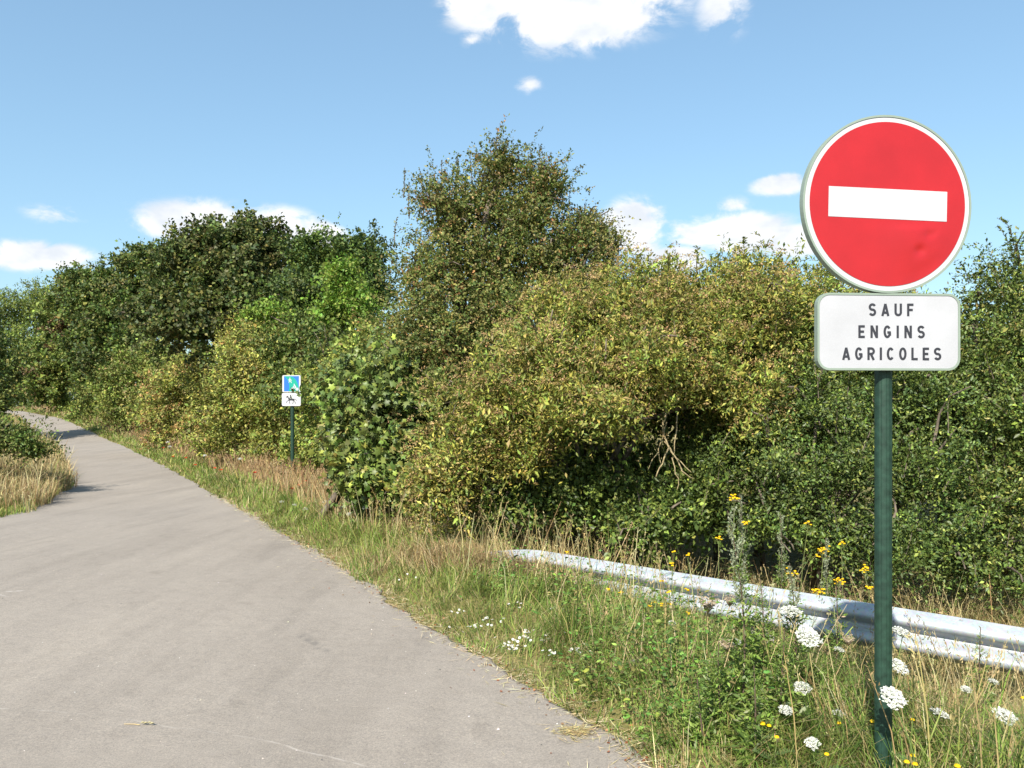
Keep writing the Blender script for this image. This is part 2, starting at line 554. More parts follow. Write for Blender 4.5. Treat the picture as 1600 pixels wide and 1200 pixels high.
def sright(x, y):
    """metres (about) to the right of the road's right edge"""
    return (np.asarray(x) - redge(y)) * .86


def sleft(x, y):
    return np.minimum(ledge(y) - np.asarray(x), 30)


def H(x, y):
    x = np.asarray(x, float); y = np.asarray(y, float)
    s = sright(x, y); l = sleft(x, y)
    z = hroad(x, y)
    z = z - .07 * sstep(np.maximum(s, l), .03, -.35)
    z = z + .07 * sstep(s, .0, .7) * sstep(s, 9, 2)
    drop = .62 * sstep(s, .75, 2.9) * sstep(x, -.9, 1.8) * sstep(y, 14, 9)
    z = z - drop
    z = z + .04 * vnoise(x * 1.1, y * 1.1, 9) * sstep(s, .1, .8)
    z = z + (.30 * sstep(l, .1, 2.4) + .05 * vnoise(x, y, 3) * sstep(l, .1, .6)) * sstep(y, 11.0, 12.5) * sstep(y, 70, 40)
    return z


def graded(a, b, n, c, k):
    t = np.linspace(-1, 1, n)
    s = np.sinh(t * k) / math.sinh(k)
    return np.where(s < 0, c + s * (c - a), c + s * (b - c))


def make_ground():
    xs = graded(-900, 900, 320, -2, 5.4)
    ys = graded(-300, 2600, 320, 8, 5.8)
    X, Y = np.meshgrid(xs, ys)
    v = np.stack([X, Y, H(X, Y)], -1).reshape(-1, 3)
    nx, ny = len(xs), len(ys)
    i = (np.arange(ny - 1)[:, None] * nx + np.arange(nx - 1)[None]).ravel()
    f = np.stack([i, i + 1, i + nx + 1, i + nx], -1)
    o = build('ground', v, f, M['ground'], smooth=True)
    props(o, 'dry grassy soil of the verges and the land behind the hedges', 'ground', kind='structure')


make_ground()


def make_road():
    ys = np.concatenate([np.arange(-20, 2, .5), np.arange(2, 9.9, .07), np.arange(9.9, 13, .07), np.arange(13, 30, .2), np.arange(30, 130, .8)])
    nc = 26
    rows = []
    for y in ys:
        l = float(ledge(y)) + .10 * float(vnoise(y * 1.7, 1, 21)) + .04 * float(vnoise(y * 7, 3, 22))
        r = float(redge(y)) + .06 * float(vnoise(y * 1.9, 2, 23)) + .045 * float(vnoise(y * 8, 5, 24))
        t = np.linspace(0, 1, nc)
        w = np.where(t < .5, t * t * 2, 1 - (1 - t) ** 2 * 2) if r - l < 20 else 1 - (1 - t) ** 2.5
        x = l + (r - l) * w
        z = hroad(x, np.full(nc, y)) + .004
        row = np.stack([x, np.full(nc, y), z], -1)
        row = np.concatenate([row[:1] - [0, 0, .12], row, row[-1:] - [0, 0, .12]])
        rows.append(row)
    v = np.array(rows); n = nc + 2; m = len(ys)
    i = (np.arange(m - 1)[:, None] * n + np.arange(n - 1)[None]).ravel()
    f = np.stack([i, i + 1, i + n + 1, i + n], -1)
    o = build('road', v.reshape(-1, 3), f, M['road'], smooth=True)
    props(o, 'narrow worn grey asphalt lane curving away to the left', 'road', kind='structure')


make_road()

# ------------------------------------------------------------------ leaves
T_DIAMOND = (np.array([(0, 0, 0), (.45, -.5, .10), (1, 0, -.05), (.45, .5, .10)]), np.array([(0, 1, 2), (0, 2, 3)]))
T_FLAT = (np.array([(0, 0, 0), (.45, -.5, 0), (1, 0, 0), (.45, .5, 0)]), np.array([(0, 1, 2), (0, 2, 3)]))
T_OVAL = (np.array([(0, 0, 0), (.28, -.42, .07), (.7, -.40, .05), (1, 0, -.08), (.7, .40, .05), (.28, .42, .07)]),
          np.array([(0, 1, 5), (1, 2, 5), (2, 4, 5), (2, 3, 4)]))
T_PALM = (np.array([(0, 0, 0), (.05, -.5, -.05), (.32, -.3, .05), (.6, -.62, -.08), (.62, -.2, .05), (1, 0, -.1), (.62, .2, .05), (.6, .62, -.08), (.32, .3, .05), (.05, .5, -.05)]),
          np.array([(0, 1, 2), (2, 3, 4), (4, 5, 6), (6, 7, 8), (8, 9, 0), (0, 2, 8), (2, 4, 8), (4, 6, 8)]))
T_BLADE = (np.array([(0, -.5, 0), (0, .5, 0), (.55, .38, .05), (.55, -.38, .05), (1, 0, -.05)]), np.array([(0, 1, 2), (0, 2, 3), (3, 2, 4)]))


def leaves(pos, d, nrm, length, width, tpl):
    """many copies of one small leaf outline: vertices, triangles"""
    tv, tf = tpl
    d = unit(d); side = unit(np.cross(d, nrm)); n = np.cross(side, d)
    length = np.asarray(length)[:, None, None]; width = np.asarray(width)[:, None, None]
    v = pos[:, None] + d[:, None] * (tv[None, :, :1] * length) + side[:, None] * (tv[None, :, 1:2] * width) + n[:, None] * (tv[None, :, 2:] * length)
    k = len(tv)
    f = (np.arange(len(pos)) * k)[:, None, None] + tf[None]
    return v.reshape(-1, 3), f.reshape(-1, 3), k


def mixcol(n, cols, w, jit=.18):
    cols = np.array(cols); w = np.array(w, float); w /= w.sum()
    c = cols[rng.choice(len(cols), n, p=w)]
    return c * np.exp(rng.normal(0, jit, (n, 1))) * np.exp(rng.normal(0, jit * .3, (n, 3)))


def sphere_dirs(n):
    return unit(rng.normal(size=(n, 3)))


def bulges(lobes, rel=.40, bump=0.0, flat=.85):
    """every lobe breaks up into smaller rounded masses with hollows between them"""
    out = []
    for c, r in lobes:
        c = np.array(c); r = np.array(r); n = 18
        k = np.arange(n) + .5
        ph = np.arccos(1 - 2 * k / n); th = k * 2.39996 + rng.random() * 6
        u = np.stack([np.cos(th) * np.sin(ph), np.sin(th) * np.sin(ph), np.cos(ph)], -1)
        u = unit(u + rng.normal(0, .22, u.shape))
        for q in u:
            if q[1] > .75: continue
            f = rel * rng.uniform(.6, 1.2)
            out.append((c + q * r * (1.0 - f * rng.uniform(bump, 1.25)), r * f * np.array([1, 1, flat])))
    return out


def crown_points(lobes, spacing, back=.45, low=.75, bump=0.0, flat=.85):
    """clump centres over the surface of a union of ellipsoids, with outward normals"""
    big = lobes
    lobes = bulges(lobes, bump=bump, flat=flat)
    cs = np.array([c for c, r in lobes]); rs = np.array([r for c, r in lobes])
    Cn, Nn = [], []
    for k in range(len(lobes)):
        c, r = cs[k], rs[k]
        area = 4 * math.pi * (((r[0] * r[1]) ** 1.6 + (r[0] * r[2]) ** 1.6 + (r[1] * r[2]) ** 1.6) / 3) ** (1 / 1.6)
        n = max(5, int(area / spacing ** 2 * 1.5))
        u = sphere_dirs(n)
        p = c + u * r * rng.uniform(.8, 1.04, (n, 1))
        nm = unit(u / r)
        q = (((p[:, None] - cs[None]) / rs[None]) ** 2).sum(2); q[:, k] = 9
        ok = q.min(1) > .7
        ok &= ~((nm[:, 1] > .35) & (rng.random(n) < back))
        ok &= ~((nm[:, 2] < -.5) & (rng.random(n) < low))
        Cn.append(p[ok]); Nn.append(nm[ok])
    return np.concatenate(Cn), np.concatenate(Nn)


def foliage(lobes, n, leaf, aspect, cols, w, spacing=.5, sprig=.45, per=9, up=.35, spread=.75, droop=.12, tpl=T_DIAMOND,
            patch=None, fill=.18, face=.9, back=.45, jit=.18, bump=0.0, rnd=.4, flat=.85):
    """leaf mesh of a crown: clumps > sprigs > leaves, plus sparse inner leaves"""
    cc, cn = crown_points(lobes, spacing, back, bump=bump, flat=flat)
    m = len(cc)
    size = sprig * rng.uniform(.65, 1.35, m)
    ci = np.repeat(np.arange(m), per)
    sd = unit(cn[ci] * .9 + rng.normal(0, spread, (len(ci), 3)) + np.array([0, 0, up]))
    sl = size[ci] * rng.uniform(.6, 1.25, len(ci))
    sb = cc[ci] - cn[ci] * (size[ci] * .35)[:, None] + rng.normal(0, .18, (len(ci), 3)) * size[ci][:, None]
    nl = int(n * (1 - fill))
    si = rng.integers(0, len(ci), nl)
    t = rng.random(nl) ** .75
    pos = sb[si] + sd[si] * (sl[si] * t)[:, None]
    pos[:, 2] -= droop * t ** 2 * sl[si]
    pos += rng.normal(0, leaf * .45, (nl, 3))
    ld = unit(sd[si] * .6 + rng.normal(0, .75, (nl, 3)))
    ln = unit(cn[ci[si]] * face + np.array([0, 0, .55]) + rng.normal(0, rnd, (nl, 3)))
    # inner leaves
    nf = n - nl
    vol = np.array([np.prod(r) for c, r in lobes]); li = rng.choice(len(lobes), nf, p=vol / vol.sum())
    u = sphere_dirs(nf) * rng.uniform(.3, .72, (nf, 1))
    cl = np.array([c for c, r in lobes]); rl = np.array([r for c, r in lobes])
    pos = np.concatenate([pos, cl[li] + u * rl[li]])
    ld = np.concatenate([ld, sphere_dirs(nf)]); ln = np.concatenate([ln, unit(sphere_dirs(nf) + [0, 0, .4])])
    L_ = leaf * np.exp(rng.normal(0, .22, n)); L_[nl:] *= 1.5
    col = mixcol(n, cols, w, jit) * np.array([1.07, 1.13, 1.05])
    cvar = np.exp(rng.normal(0, .17, (m, 1))) * np.exp(rng.normal(0, .05, (m, 3)))
    col[:nl] *= cvar[ci[si]]
    if patch is not None:          # whole clumps of another colour (turning or dead leaves)
        pc, frac, amount = patch
        bad = rng.random(m) < frac
        sel = bad[ci[si]] & (rng.random(nl) < amount)
        col[:nl][sel] = mixcol(int(sel.sum()), [pc], [1], jit)
    v, f, k = leaves(pos, ld, ln, L_, L_ * aspect, tpl)
    return v, f, np.repeat(np.clip(col, .004, .9), k, axis=0), (cc, cn, sb, sd, sl)


def limb(mb, a, b, r0, r1, sides=6, wig=.08, n=7):
    a = np.array(a, float); b = np.array(b, float); t = np.linspace(0, 1, n)[:, None]
    ln = np.linalg.norm(b - a)
    p = a + (b - a) * t
    p += np.cumsum(rng.normal(0, wig * ln / n, (n, 3)), 0) * np.sin(np.pi * t)
    p[:, 2] += .12 * ln * np.sin(np.pi * t[:, 0]) * (1 if b[2] > a[2] else 0)
    mb.tube(p, [r0, r1], sides)
    return p


def tree(name, label, cat, base, lobes, group=None, trunk_r=.12, stems=1, twigs=60, mat='leaf', extra=None, zoff=0, twig_r=.01, **kw):
    """a tree or shrub: root Empty > trunk, crown"""
    bx, by = base
    bz = float(H(bx, by)) - .05 + zoff
    root = empty(name, (bx, by, bz), label, cat, group)
    off = np.array([bx, by, bz])
    v, f, col, (cc, cn, sb, sd, sl) = foliage(lobes, **kw)
    cr = build('crown', v - off, f, M[mat], root, col)
    mb = MB()
    ctr = np.mean([c for c, r in lobes], 0)
    forks = []
    for s in range(stems):
        a = off + np.array([rng.normal(0, .12), rng.normal(0, .12), 0]) * (stems > 1) * 2
        top = ctr * .5 + off * .5 + np.array([rng.normal(0, .25), rng.normal(0, .2), rng.normal(0, .1)]) * (1 if stems > 1 else .3)
        p = limb(mb, a - off, top - off, trunk_r, trunk_r * .7, 8)
        forks.append(top)
    for c, r in lobes:
        fk = forks[rng.integers(0, len(forks))]
        tip = np.array(c) + np.array([0, 0, r[2] * .3])
        limb(mb, fk - off, tip - off, trunk_r * .62, trunk_r * .2, 6)
    cl = np.array([c for c, r in lobes])
    for i in rng.choice(len(cc), min(twigs, len(cc)), replace=False):
        j = np.argmin(((cl - cc[i]) ** 2).sum(1))
        tip = cc[i] + cn[i] * .2
        limb(mb, cl[j] * .75 + cc[i] * .25 - off, tip - off, twig_r * 2.2, twig_r * .6, 4, .15, 5)
    mb.build('trunk', M['bark'], root, smooth=True)
    if extra:
        extra(root, off, (cc, cn, sb, sd, sl))
    return root


def lobe(px, py, d, rx, ry=None, depth=None):
    """an ellipsoid that covers rx by ry photograph pixels round (px, py) at distance d"""
    ry = ry or rx
    k = d / FPX
    return (P(px, py, d), np.array([rx * k, depth if depth else (rx + ry) / 2 * k, ry * k]))


# ------------------------------------------------------------------ lettering and sign pieces
def arc(cx, cz, rx, rz, a0, a1, n=14):
    a = np.radians(np.linspace(a0, a1, n))
    return [(cx + rx * math.cos(t), cz + rz * math.sin(t)) for t in a]


GLYPH = {
    'S': (.60, [arc(.3, .705, .215, .21, 25, 270) + arc(.3, .295, .215, .21, 90, -155)]),
    'A': (.64, [[(.08, 0), (.32, .97)], [(.32, .97), (.56, 0)], [(.16, .27), (.48, .27)]]),
    'U': (.60, [[(.085, 1)] + arc(.3, .3, .215, .215, 180, 360) + [(.515, 1)]]),
    'F': (.52, [[(.085, 0), (.085, 1)], [(.085, .915), (.52, .915)], [(.085, .5), (.46, .5)]]),
    'E': (.52, [[(.085, 0), (.085, 1)], [(.085, .915), (.52, .915)], [(.085, .5), (.46, .5)], [(.085, .085), (.52, .085)]]),
    'N': (.60, [[(.085, 0), (.085, 1)], [(.10, .96), (.50, .04)], [(.515, 0), (.515, 1)]]),
    'G': (.60, [arc(.3, .5, .215, .415, 38, 345, 24), [(.515, .47), (.515, .2)], [(.30, .45), (.59, .45)]]),
    'I': (.17, [[(.085, 0), (.085, 1)]]),
    'R': (.60, [[(.085, 0), (.085, 1)], [(.085, .915), (.3, .915)] + arc(.3, .7, .215, .215, 90, -90) + [(.085, .485)], [(.27, .49), (.51, 0)]]),
    'C': (.60, [arc(.3, .5, .215, .415, 42, 318, 24)]),
    'O': (.60, [arc(.3, .5, .215, .415, 0, 360, 32)]),
    'L': (.52, [[(.085, 0), (.085, 1)], [(.085, .085), (.52, .085)]]),
}


def stroke(mb, pts, w, y, sc=1.0, ox=0.0, oz=0.0):
    """flat band of width w along 2-D points (x, z), facing -Y"""
    p = np.array(pts, float) * sc + [ox, oz]
    t = np.gradient(p, axis=0); t /= np.maximum(np.linalg.norm(t, axis=1, keepdims=True), 1e-9)
    nrm = np.stack([-t[:, 1], t[:, 0]], -1) * w / 2
    a = p + nrm; b = p - nrm
    v = [(q[0], y, q[1]) for q in a] + [(q[0], y, q[1]) for q in b]
    n = len(p)
    mb.add(v, [(i, i + n, i + n + 1, i + 1) for i in range(n - 1)])


def disc2(mb, cx, cz, r, y, n=20, rz=None):
    rz = rz or r
    mb.add([(cx + r * math.cos(2 * math.pi * k / n), y, cz + rz * math.sin(2 * math.pi * k / n)) for k in range(n)], [tuple(range(n))])


def rrect(w, h, r, n=6, cx=0, cz=0):
    pts = []
    for sx, sz, a in ((1, 1, 0), (-1, 1, 90), (-1, -1, 180), (1, -1, 270)):
        for k in range(n + 1):
            t = R_(a + 90 * k / n)
            pts.append((cx + sx * (w / 2 - r) + r * math.cos(t), cz + sz * (h / 2 - r) + r * math.sin(t)))
    return pts


def ring(mb, outer, inner, y0, y1):
    """raised frame between two outlines with the same number of points; front at y0"""
    n = len(outer)
    v = [(x, y0, z) for x, z in outer] + [(x, y0, z) for x, z in inner] + [(x, y1, z) for x, z in outer] + [(x, y1, z) for x, z in inner]
    f = []
    for i in range(n):
        j = (i + 1) % n
        f += [(i, j, n + j, n + i), (i, 2 * n + i, 2 * n + j, j), (n + i, n + j, 3 * n + j, 3 * n + i)]
    mb.add(v, f)


def fluted_post(name, r, z0, z1, parent, mat):
    n = 48
    ang = np.arange(n) * 2 * math.pi / n
    rr = r * (1 - .045 * (np.cos(ang * 8) > .72))
    zs = np.linspace(z0, z1, 12)
    v = np.stack([np.stack([rr * np.cos(ang), rr * np.sin(ang), np.full(n, z)], -1) for z in zs]).reshape(-1, 3)
    f = []
    for i in range(len(zs) - 1):
        for k in range(n):
            k2 = (k + 1) % n
            f.append((i * n + k, i * n + k2, (i + 1) * n + k2, (i + 1) * n + k))
    f.append(tuple(range((len(zs) - 1) * n, len(zs) * n)))
    return build(name, v, f, mat, parent)


def clamp(parent, z, r, front):
    mb = MB()
    mb.box((-r - .012, front, z - .02), (r + .012, front + .012, z + .02))
    ringp = [(math.cos(a) * (r + .004), math.sin(a) * (r + .004), z) for a in np.linspace(R_(-60), R_(240), 18)]
    mb.tube(ringp, .005, 5)
    return mb.build('clamp', M['galv'], parent)


def no_entry_sign():
    px = P(1380, 640, 3.09)
    gz = float(H(px[0], px[1])) - .02
    root = empty('no_entry_sign', (px[0], px[1], gz), 'tall red no entry road sign on dark green post with white text plate', 'road sign', rz=R_(3.4))
    off = gz
    zc = P(0, 318, 3.02)[2] - off
    zp = P(0, 518, 3.02)[2] - off
    fluted_post('post', .0315, -.3, zc + .29, root, M['post'])
    # round plate, turned a little on its clamp
    n = 96
    circ = lambda r: [(r * math.cos(2 * math.pi * k / n), r * math.sin(2 * math.pi * k / n)) for k in range(n)]
    mb = MB()
    mb.prism(circ(.330), -.058, -.036)
    ring(mb, circ(.3355), circ(.3278), -.0630, -.034)
    disc = mb.build('round_plate', M['sage'], root)
    disc.location = (-.017, 0, zc); disc.rotation_euler = (0, R_(1.1), R_(2.5))
    mb = MB(); mb.prism(circ(.3272), -.0605, -.0585)
    mb.build('white_border', M['white'], disc)
    # red face with two stone dents and a slack lower right
    rs = np.linspace(0, .3095, 40); na = 120
    v = [(0, 0, 0)]; f = []
    for i, r in enumerate(rs[1:]):
        for k in range(na):
            a = 2 * math.pi * k / na
            v.append((r * math.cos(a), 0, r * math.sin(a)))
    for k in range(na):
        f.append((0, 1 + k, 1 + (k + 1) % na))
    for i in range(len(rs) - 2):
        for k in range(na):
            a, b = 1 + i * na + k, 1 + i * na + (k + 1) % na
            f.append((a, a + na, b + na, b))
    v = np.array(v)
    x, z = v[:, 0], v[:, 2]
    y = np.full(len(v), -.0622)
    edge = sstep(np.hypot(x, z), .3095, .25)
    for cx, cz, rr, dp in ((.165, -.108, .017, .0050), (.127, -.172, .018, .0062), (.19, -.10, .012, .0025)):
        y = y + dp * np.exp(-((x - cx) ** 2 + (z - cz) ** 2) / rr ** 2)
    y = y - edge * sstep(z, -.062, -.10) * .0075 * np.exp(-((x - .10) ** 2 + (z + .13) ** 2) / .10 ** 2)
    v[:, 1] = y
    build('red_face', v, f, M['red'], disc, smooth=True)
    mb = MB(); mb.box((-.2355, -.0634, -.0565), (.2355, -.0624, .0565))
    mb.build('white_bar', M['white'], disc)
    # text plate
    mb = MB()
    W, Hh = .555, .291
    mb.prism(rrect(W - .012, Hh - .012, .042), -.056, -.036)
    ring(mb, rrect(W, Hh, .046), rrect(W - .016, Hh - .016, .039), -.0612, -.033)
    pl = mb.build('text_plate', M['sage'], root)
    pl.location = (-.009, 0, zp)
    mb = MB(); mb.prism(rrect(W - .0163, Hh - .0163, .039), -.0590, -.0565)
    mb.build('white_face', M['plate'], pl)
    for word, zz, width, shift in (('SAUF', .083, .174, .008), ('ENGINS', 0.0, .258, .010), ('AGRICOLES', -.083, .385, .011)):
        h = .0475
        ws = [GLYPH[c][0] * h for c in word]
        gap = (width - sum(ws)) / (len(word) - 1)
        x = shift - width / 2
        for c, w in zip(word, ws):
            mb = MB()
            for q, pts in enumerate(GLYPH[c][1]):
                stroke(mb, pts, .19 * h, -.0598 - .0001 * q, h, x, zz - h / 2)
            mb.build('letter', M['black'], pl)
            x += w + gap
    for zz in (zc + .16, zc - .16, zp):
        clamp(root, zz, .0315, -.0345)
    return root


no_entry_sign()


def path_sign():
    d = 17.3
    px = P(457, 640, d)
    gz = float(H(px[0], px[1])) - .02
    root = empty('path_sign', (px[0], px[1], gz), 'small blue and green path sign with horse rider plate on green post', 'road sign', rz=R_(-3))
    fluted_post('post', .040, -.3, 2.46, root, M['post'])
    zq = P(0, 599.7, d)[2] - gz
    zh = P(0, 624.2, d)[2] - gz
    mb = MB(); mb.prism(rrect(.40, .365, .03), -.068, -.043)
    sq = mb.build('square_plate', M['white'], root); sq.location = (0, 0, zq)
    mb = MB(); F = .325
    mb.prism([(-F / 2, -F / 2), (F / 2, -F / 2), (F / 2, F / 2), (-F / 2, F / 2)], -.0705, -.0685)
    mb.build('blue_field', M['blue'], sq)
    g = [(.04, 1), (.20, .82), (.31, .62), (.36, .42), (.36, .2), (.30, 0), (1, 0), (1, .12), (.97, .35), (.90, .58), (.78, .78), (.62, .92), (.44, 1)]
    mb = MB(); mb.prism([((a - .5) * F * .998, (b - .5) * F * .998) for a, b in g], -.0725, -.0707)
    mb.build('green_path_shape', M['green'], sq)
    # walking figure
    U = lambda a, b: ((a - .5) * F, (b - .5) * F)
    mb = MB()
    disc2(mb, *U(.40, .87), .034 * F, -.0735)
    for k, pts in enumerate([[(.40, .83), (.39, .68)], [(.39, .70), (.33, .57)], [(.39, .70), (.47, .63), (.51, .56)], [(.39, .80), (.30, .73)], [(.40, .80), (.48, .75), (.52, .70)]]):
        stroke(mb, [U(*q) for q in pts], (.075 if k == 0 else .045) * F, -.0736 - .0002 * k)
    mb.build('walker_symbol', M['white'], sq)
    mb = MB()
    for k, u in enumerate((.55, .88)):
        disc2(mb, *U(u, .14), .098 * F, -.0735 - .0003 * k)
    for k, pts in enumerate([[(.55, .14), (.66, .28), (.80, .26), (.88, .14)], [(.66, .28), (.72, .15), (.80, .26)], [(.60, .26), (.70, .40)], [(.70, .41), (.80, .27)], [(.78, .28), (.74, .18)]]):
        stroke(mb, [U(*q) for q in pts], (.07 if k == 3 else .04) * F, -.0742 - .0002 * k)
    disc2(mb, *U(.69, .455), .038 * F, -.0755)
    mb.build('cyclist_symbol', M['white'], sq)
    # horse rider plate
    mb = MB(); mb.prism(rrect(.41, .278, .03), -.068, -.043)
    hp = mb.build('rider_plate', M['white'], root); hp.location = (-.004, 0, zh)
    S_ = .41 / 430
    V = lambda a, b: ((a - 415) * S_, (738 - b) * S_)
    mb = MB()
    body = [(298, 693), (308, 668), (325, 655), (345, 663), (352, 690), (372, 712), (400, 722), (440, 720), (480, 722), (490, 740), (482, 764), (462, 770), (420, 762), (375, 764), (354, 752), (346, 722), (330, 692), (308, 700)]
    mb.add([(V(a, b)[0], -.0690, V(a, b)[1]) for a, b in body[::-1]], [tuple(range(len(body)))])
    for k, (pts, w) in enumerate([([(365, 758), (335, 768), (312, 788), (312, 824)], 15), ([(372, 760), (370, 790), (386, 836)], 15), ([(468, 762), (456, 790), (460, 812), (442, 838)], 14),
                                  ([(478, 756), (494, 785), (506, 808), (504, 838)], 14), ([(486, 728), (512, 728), (526, 748), (530, 772)], 12), ([(398, 660), (408, 700), (426, 726)], 30), ([(402, 676), (380, 706), (366, 700)], 11), ([(420, 716), (400, 748)], 20)]):
        stroke(mb, [V(*q) for q in pts], w * S_, -.0693 - .0002 * k)
    disc2(mb, *V(397, 646), 13 * S_, -.0712)
    mb.build('horse_rider_symbol', M['black'], hp)
    for zz in (zq, zh):
        clamp(root, zz, .040, -.0425)


path_sign()


# ------------------------------------------------------------------ guard rail
RAIL_A = P(1600, 981, 5.2)                      # points on the top edge
RAIL_B = P(762, 847, 7.42)
RAIL_D = unit((RAIL_B - RAIL_A)[None])[0]


def guard_rail():
    o0 = RAIL_A - RAIL_D * 5.0
    total = np.linalg.norm(RAIL_B - o0)
    root = empty('guard_rail', tuple(o0 - [0, 0, .75]), 'long grey galvanised steel guard rail half hidden in the verge plants', 'guard rail')
    base = np.array(root.location)
    h = unit(np.array([[RAIL_D[0], RAIL_D[1], 0]]))[0]
    nrm = np.array([h[1], -h[0], 0]); nrm = nrm if nrm[1] < 0 else -nrm      # towards the road
    ctrl = np.array([(-.004, 0), (.012, -.010), (.045, -.028), (.070, -.046), (.080, -.066), (.080, -.082), (.066, -.104), (.030, -.126), (.006, -.142),
                     (.0, -.155), (.006, -.168), (.030, -.184), (.066, -.206), (.080, -.228), (.080, -.244), (.070, -.264), (.045, -.282), (.012, -.300), (-.004, -.310)])
    tt = np.linspace(0, 1, len(ctrl)); t2 = np.linspace(0, 1, 55)
    prof = np.stack([np.interp(t2, tt, ctrl[:, k]) for k in (0, 1)], -1)
    for _ in range(2):
        prof[1:-1] = (prof[:-2] + 2 * prof[1:-1] + prof[2:]) / 4

    def section(s0, s1, out):
        s = np.linspace(s0, s1, int((s1 - s0) / .12) + 2)
        sag = -.16 * sstep(s, total - .6, total + .5)
        p = o0 + RAIL_D * s[:, None] + np.array([0, 0, 1]) * sag[:, None] - base
        wob = .004 * vnoise(s * 1.3, s * 0, 4)
        v = p[:, None] + nrm * (prof[None, :, :1] + out + wob[:, None, None]) + np.array([0, 0, 1]) * (prof[None, :, 1:])
        vb = v - nrm * .003
        n, m = len(s), len(prof)
        i = (np.arange(n - 1)[:, None] * m + np.arange(m - 1)[None]).ravel()
        f = np.stack([i, i + 1, i + m + 1, i + m], -1)
        f2 = f[:, ::-1] + n * m
        o = build('beam', np.concatenate([v.reshape(-1, 3), vb.reshape(-1, 3)]), np.concatenate([f, f2]), M['galv'], root, smooth=True)
        return o
    splices = [2.6, 6.55]
    cuts = [0] + splices + [total + .16]
    for k in range(3):
        b = section(cuts[k] - (.16 if k else 0), cuts[k + 1] + .16 * (k < 2), .004 * (k % 2))
        if k < 2:
            for ds in (-.11, .11):
                for dz in (-.074, -.236):
                    mb = MB()
                    c = o0 + RAIL_D * (cuts[k + 1] + ds) + nrm * .088 + np.array([0, 0, dz]) - base
                    mb.tube([c - nrm * .004, c + nrm * .006, c + nrm * .010], [.016, .015, .008], 8)
                    mb.build('bolt', M['galv'], b)
    for s in np.arange(.7, total - .6, 2.0):
        c = o0 + RAIL_D * s
        gz = float(H(c[0], c[1])) - .4
        mb = MB()
        a = c - nrm * .07 - base
        for q in (-.05, .045):
            p0 = a + h * q
            mb.box((p0[0] - .035, p0[1] - .035, gz - base[2]), (p0[0] + .035, p0[1] + .035, c[2] - base[2] - .03 + q * .2))
        mb.build('rail_post', M['galv'], root)


guard_rail()

# ------------------------------------------------------------------ trees and shrubs
DK = (.062, .088, .022); MD = (.115, .150, .034); LT = (.205, .235, .050); YL = (.33, .30, .070); OL = (.185, .172, .050); BR = (.28, .17, .065); PK = (.40, .27, .14)
KH = (.24, .20, .075); VD = (.036, .060, .018)


def fruit(frac, size, col, n_each=26):
    def fn(root, off, data):
        cc, cn, sb, sd, sl = data
        tip = sb + sd * sl[:, None]
        sel = (rng.random(len(tip)) < frac) & (sd[:, 2] > -.1) & (sd[:, 1] < .55)
        t = tip[sel]; dn = unit(sd[sel] + [0, 0, .6])
        n = len(t)
        if n == 0: return
        a = unit(np.cross(dn, [[.3, .9, .1]])); b = np.cross(dn, a)
        k = np.repeat(np.arange(n), n_each)
        R = size * rng.uniform(.6, 1.3, n)[k] * np.sqrt(rng.random(len(k))); th = rng.random(len(k)) * 6.283
        pos = t[k] + a[k] * (R * np.cos(th))[:, None] + b[k] * (R * np.sin(th))[:, None] + rng.normal(0, .008, (len(k), 3)) - dn[k] * (R * R / size * .4)[:, None]
        v, f, kk = leaves(pos, sphere_dirs(len(k)), sphere_dirs(len(k)), rng.uniform(.012, .026, len(k)), rng.uniform(.012, .02, len(k)), T_DIAMOND)
        build('fruit_clusters', v - off, f, M['leaf'], root, np.repeat(mixcol(len(k), col, [1] * len(col), .22), kk, axis=0), kind='stuff')
    return fn


def dead_branch(root, off, data):
    fruit(.32, .085, [(.34, .21, .10), (.32, .23, .085), (.38, .27, .11)])(root, off, data)
    mb = MB()
    a = P(1040, 690, 8.35)
    for (x, y, dd), (x2, y2, d2), r in [((985, 600, 9.6), (1040, 640, 8.5), .022), ((1020, 610, 9.3), (1058, 650, 8.4), .014), ((1040, 640, 8.5), (1045, 700, 8.2), .016), ((1045, 700, 8.2), (1025, 745, 8.05), .010), ((1045, 700, 8.2), (1068, 742, 8.1), .010), ((1038, 690, 8.3), (1080, 738, 8.1), .009),
                                        ((1042, 660, 8.4), (1034, 730, 8.15), .008), ((1050, 715, 8.2), (1058, 765, 8.0), .007), ((1030, 705, 8.2), (1012, 735, 8.1), .006), ((1064, 735, 8.1), (1085, 748, 8.1), .006), ((1058, 650, 8.4), (1052, 715, 8.2), .009)]:
        limb(mb, P(x, y, dd) - off, P(x2, y2, d2) - off, r, r * .5, 5, .2, 7)
    mb.build('dead_branch', M['lichen'], root, smooth=True)


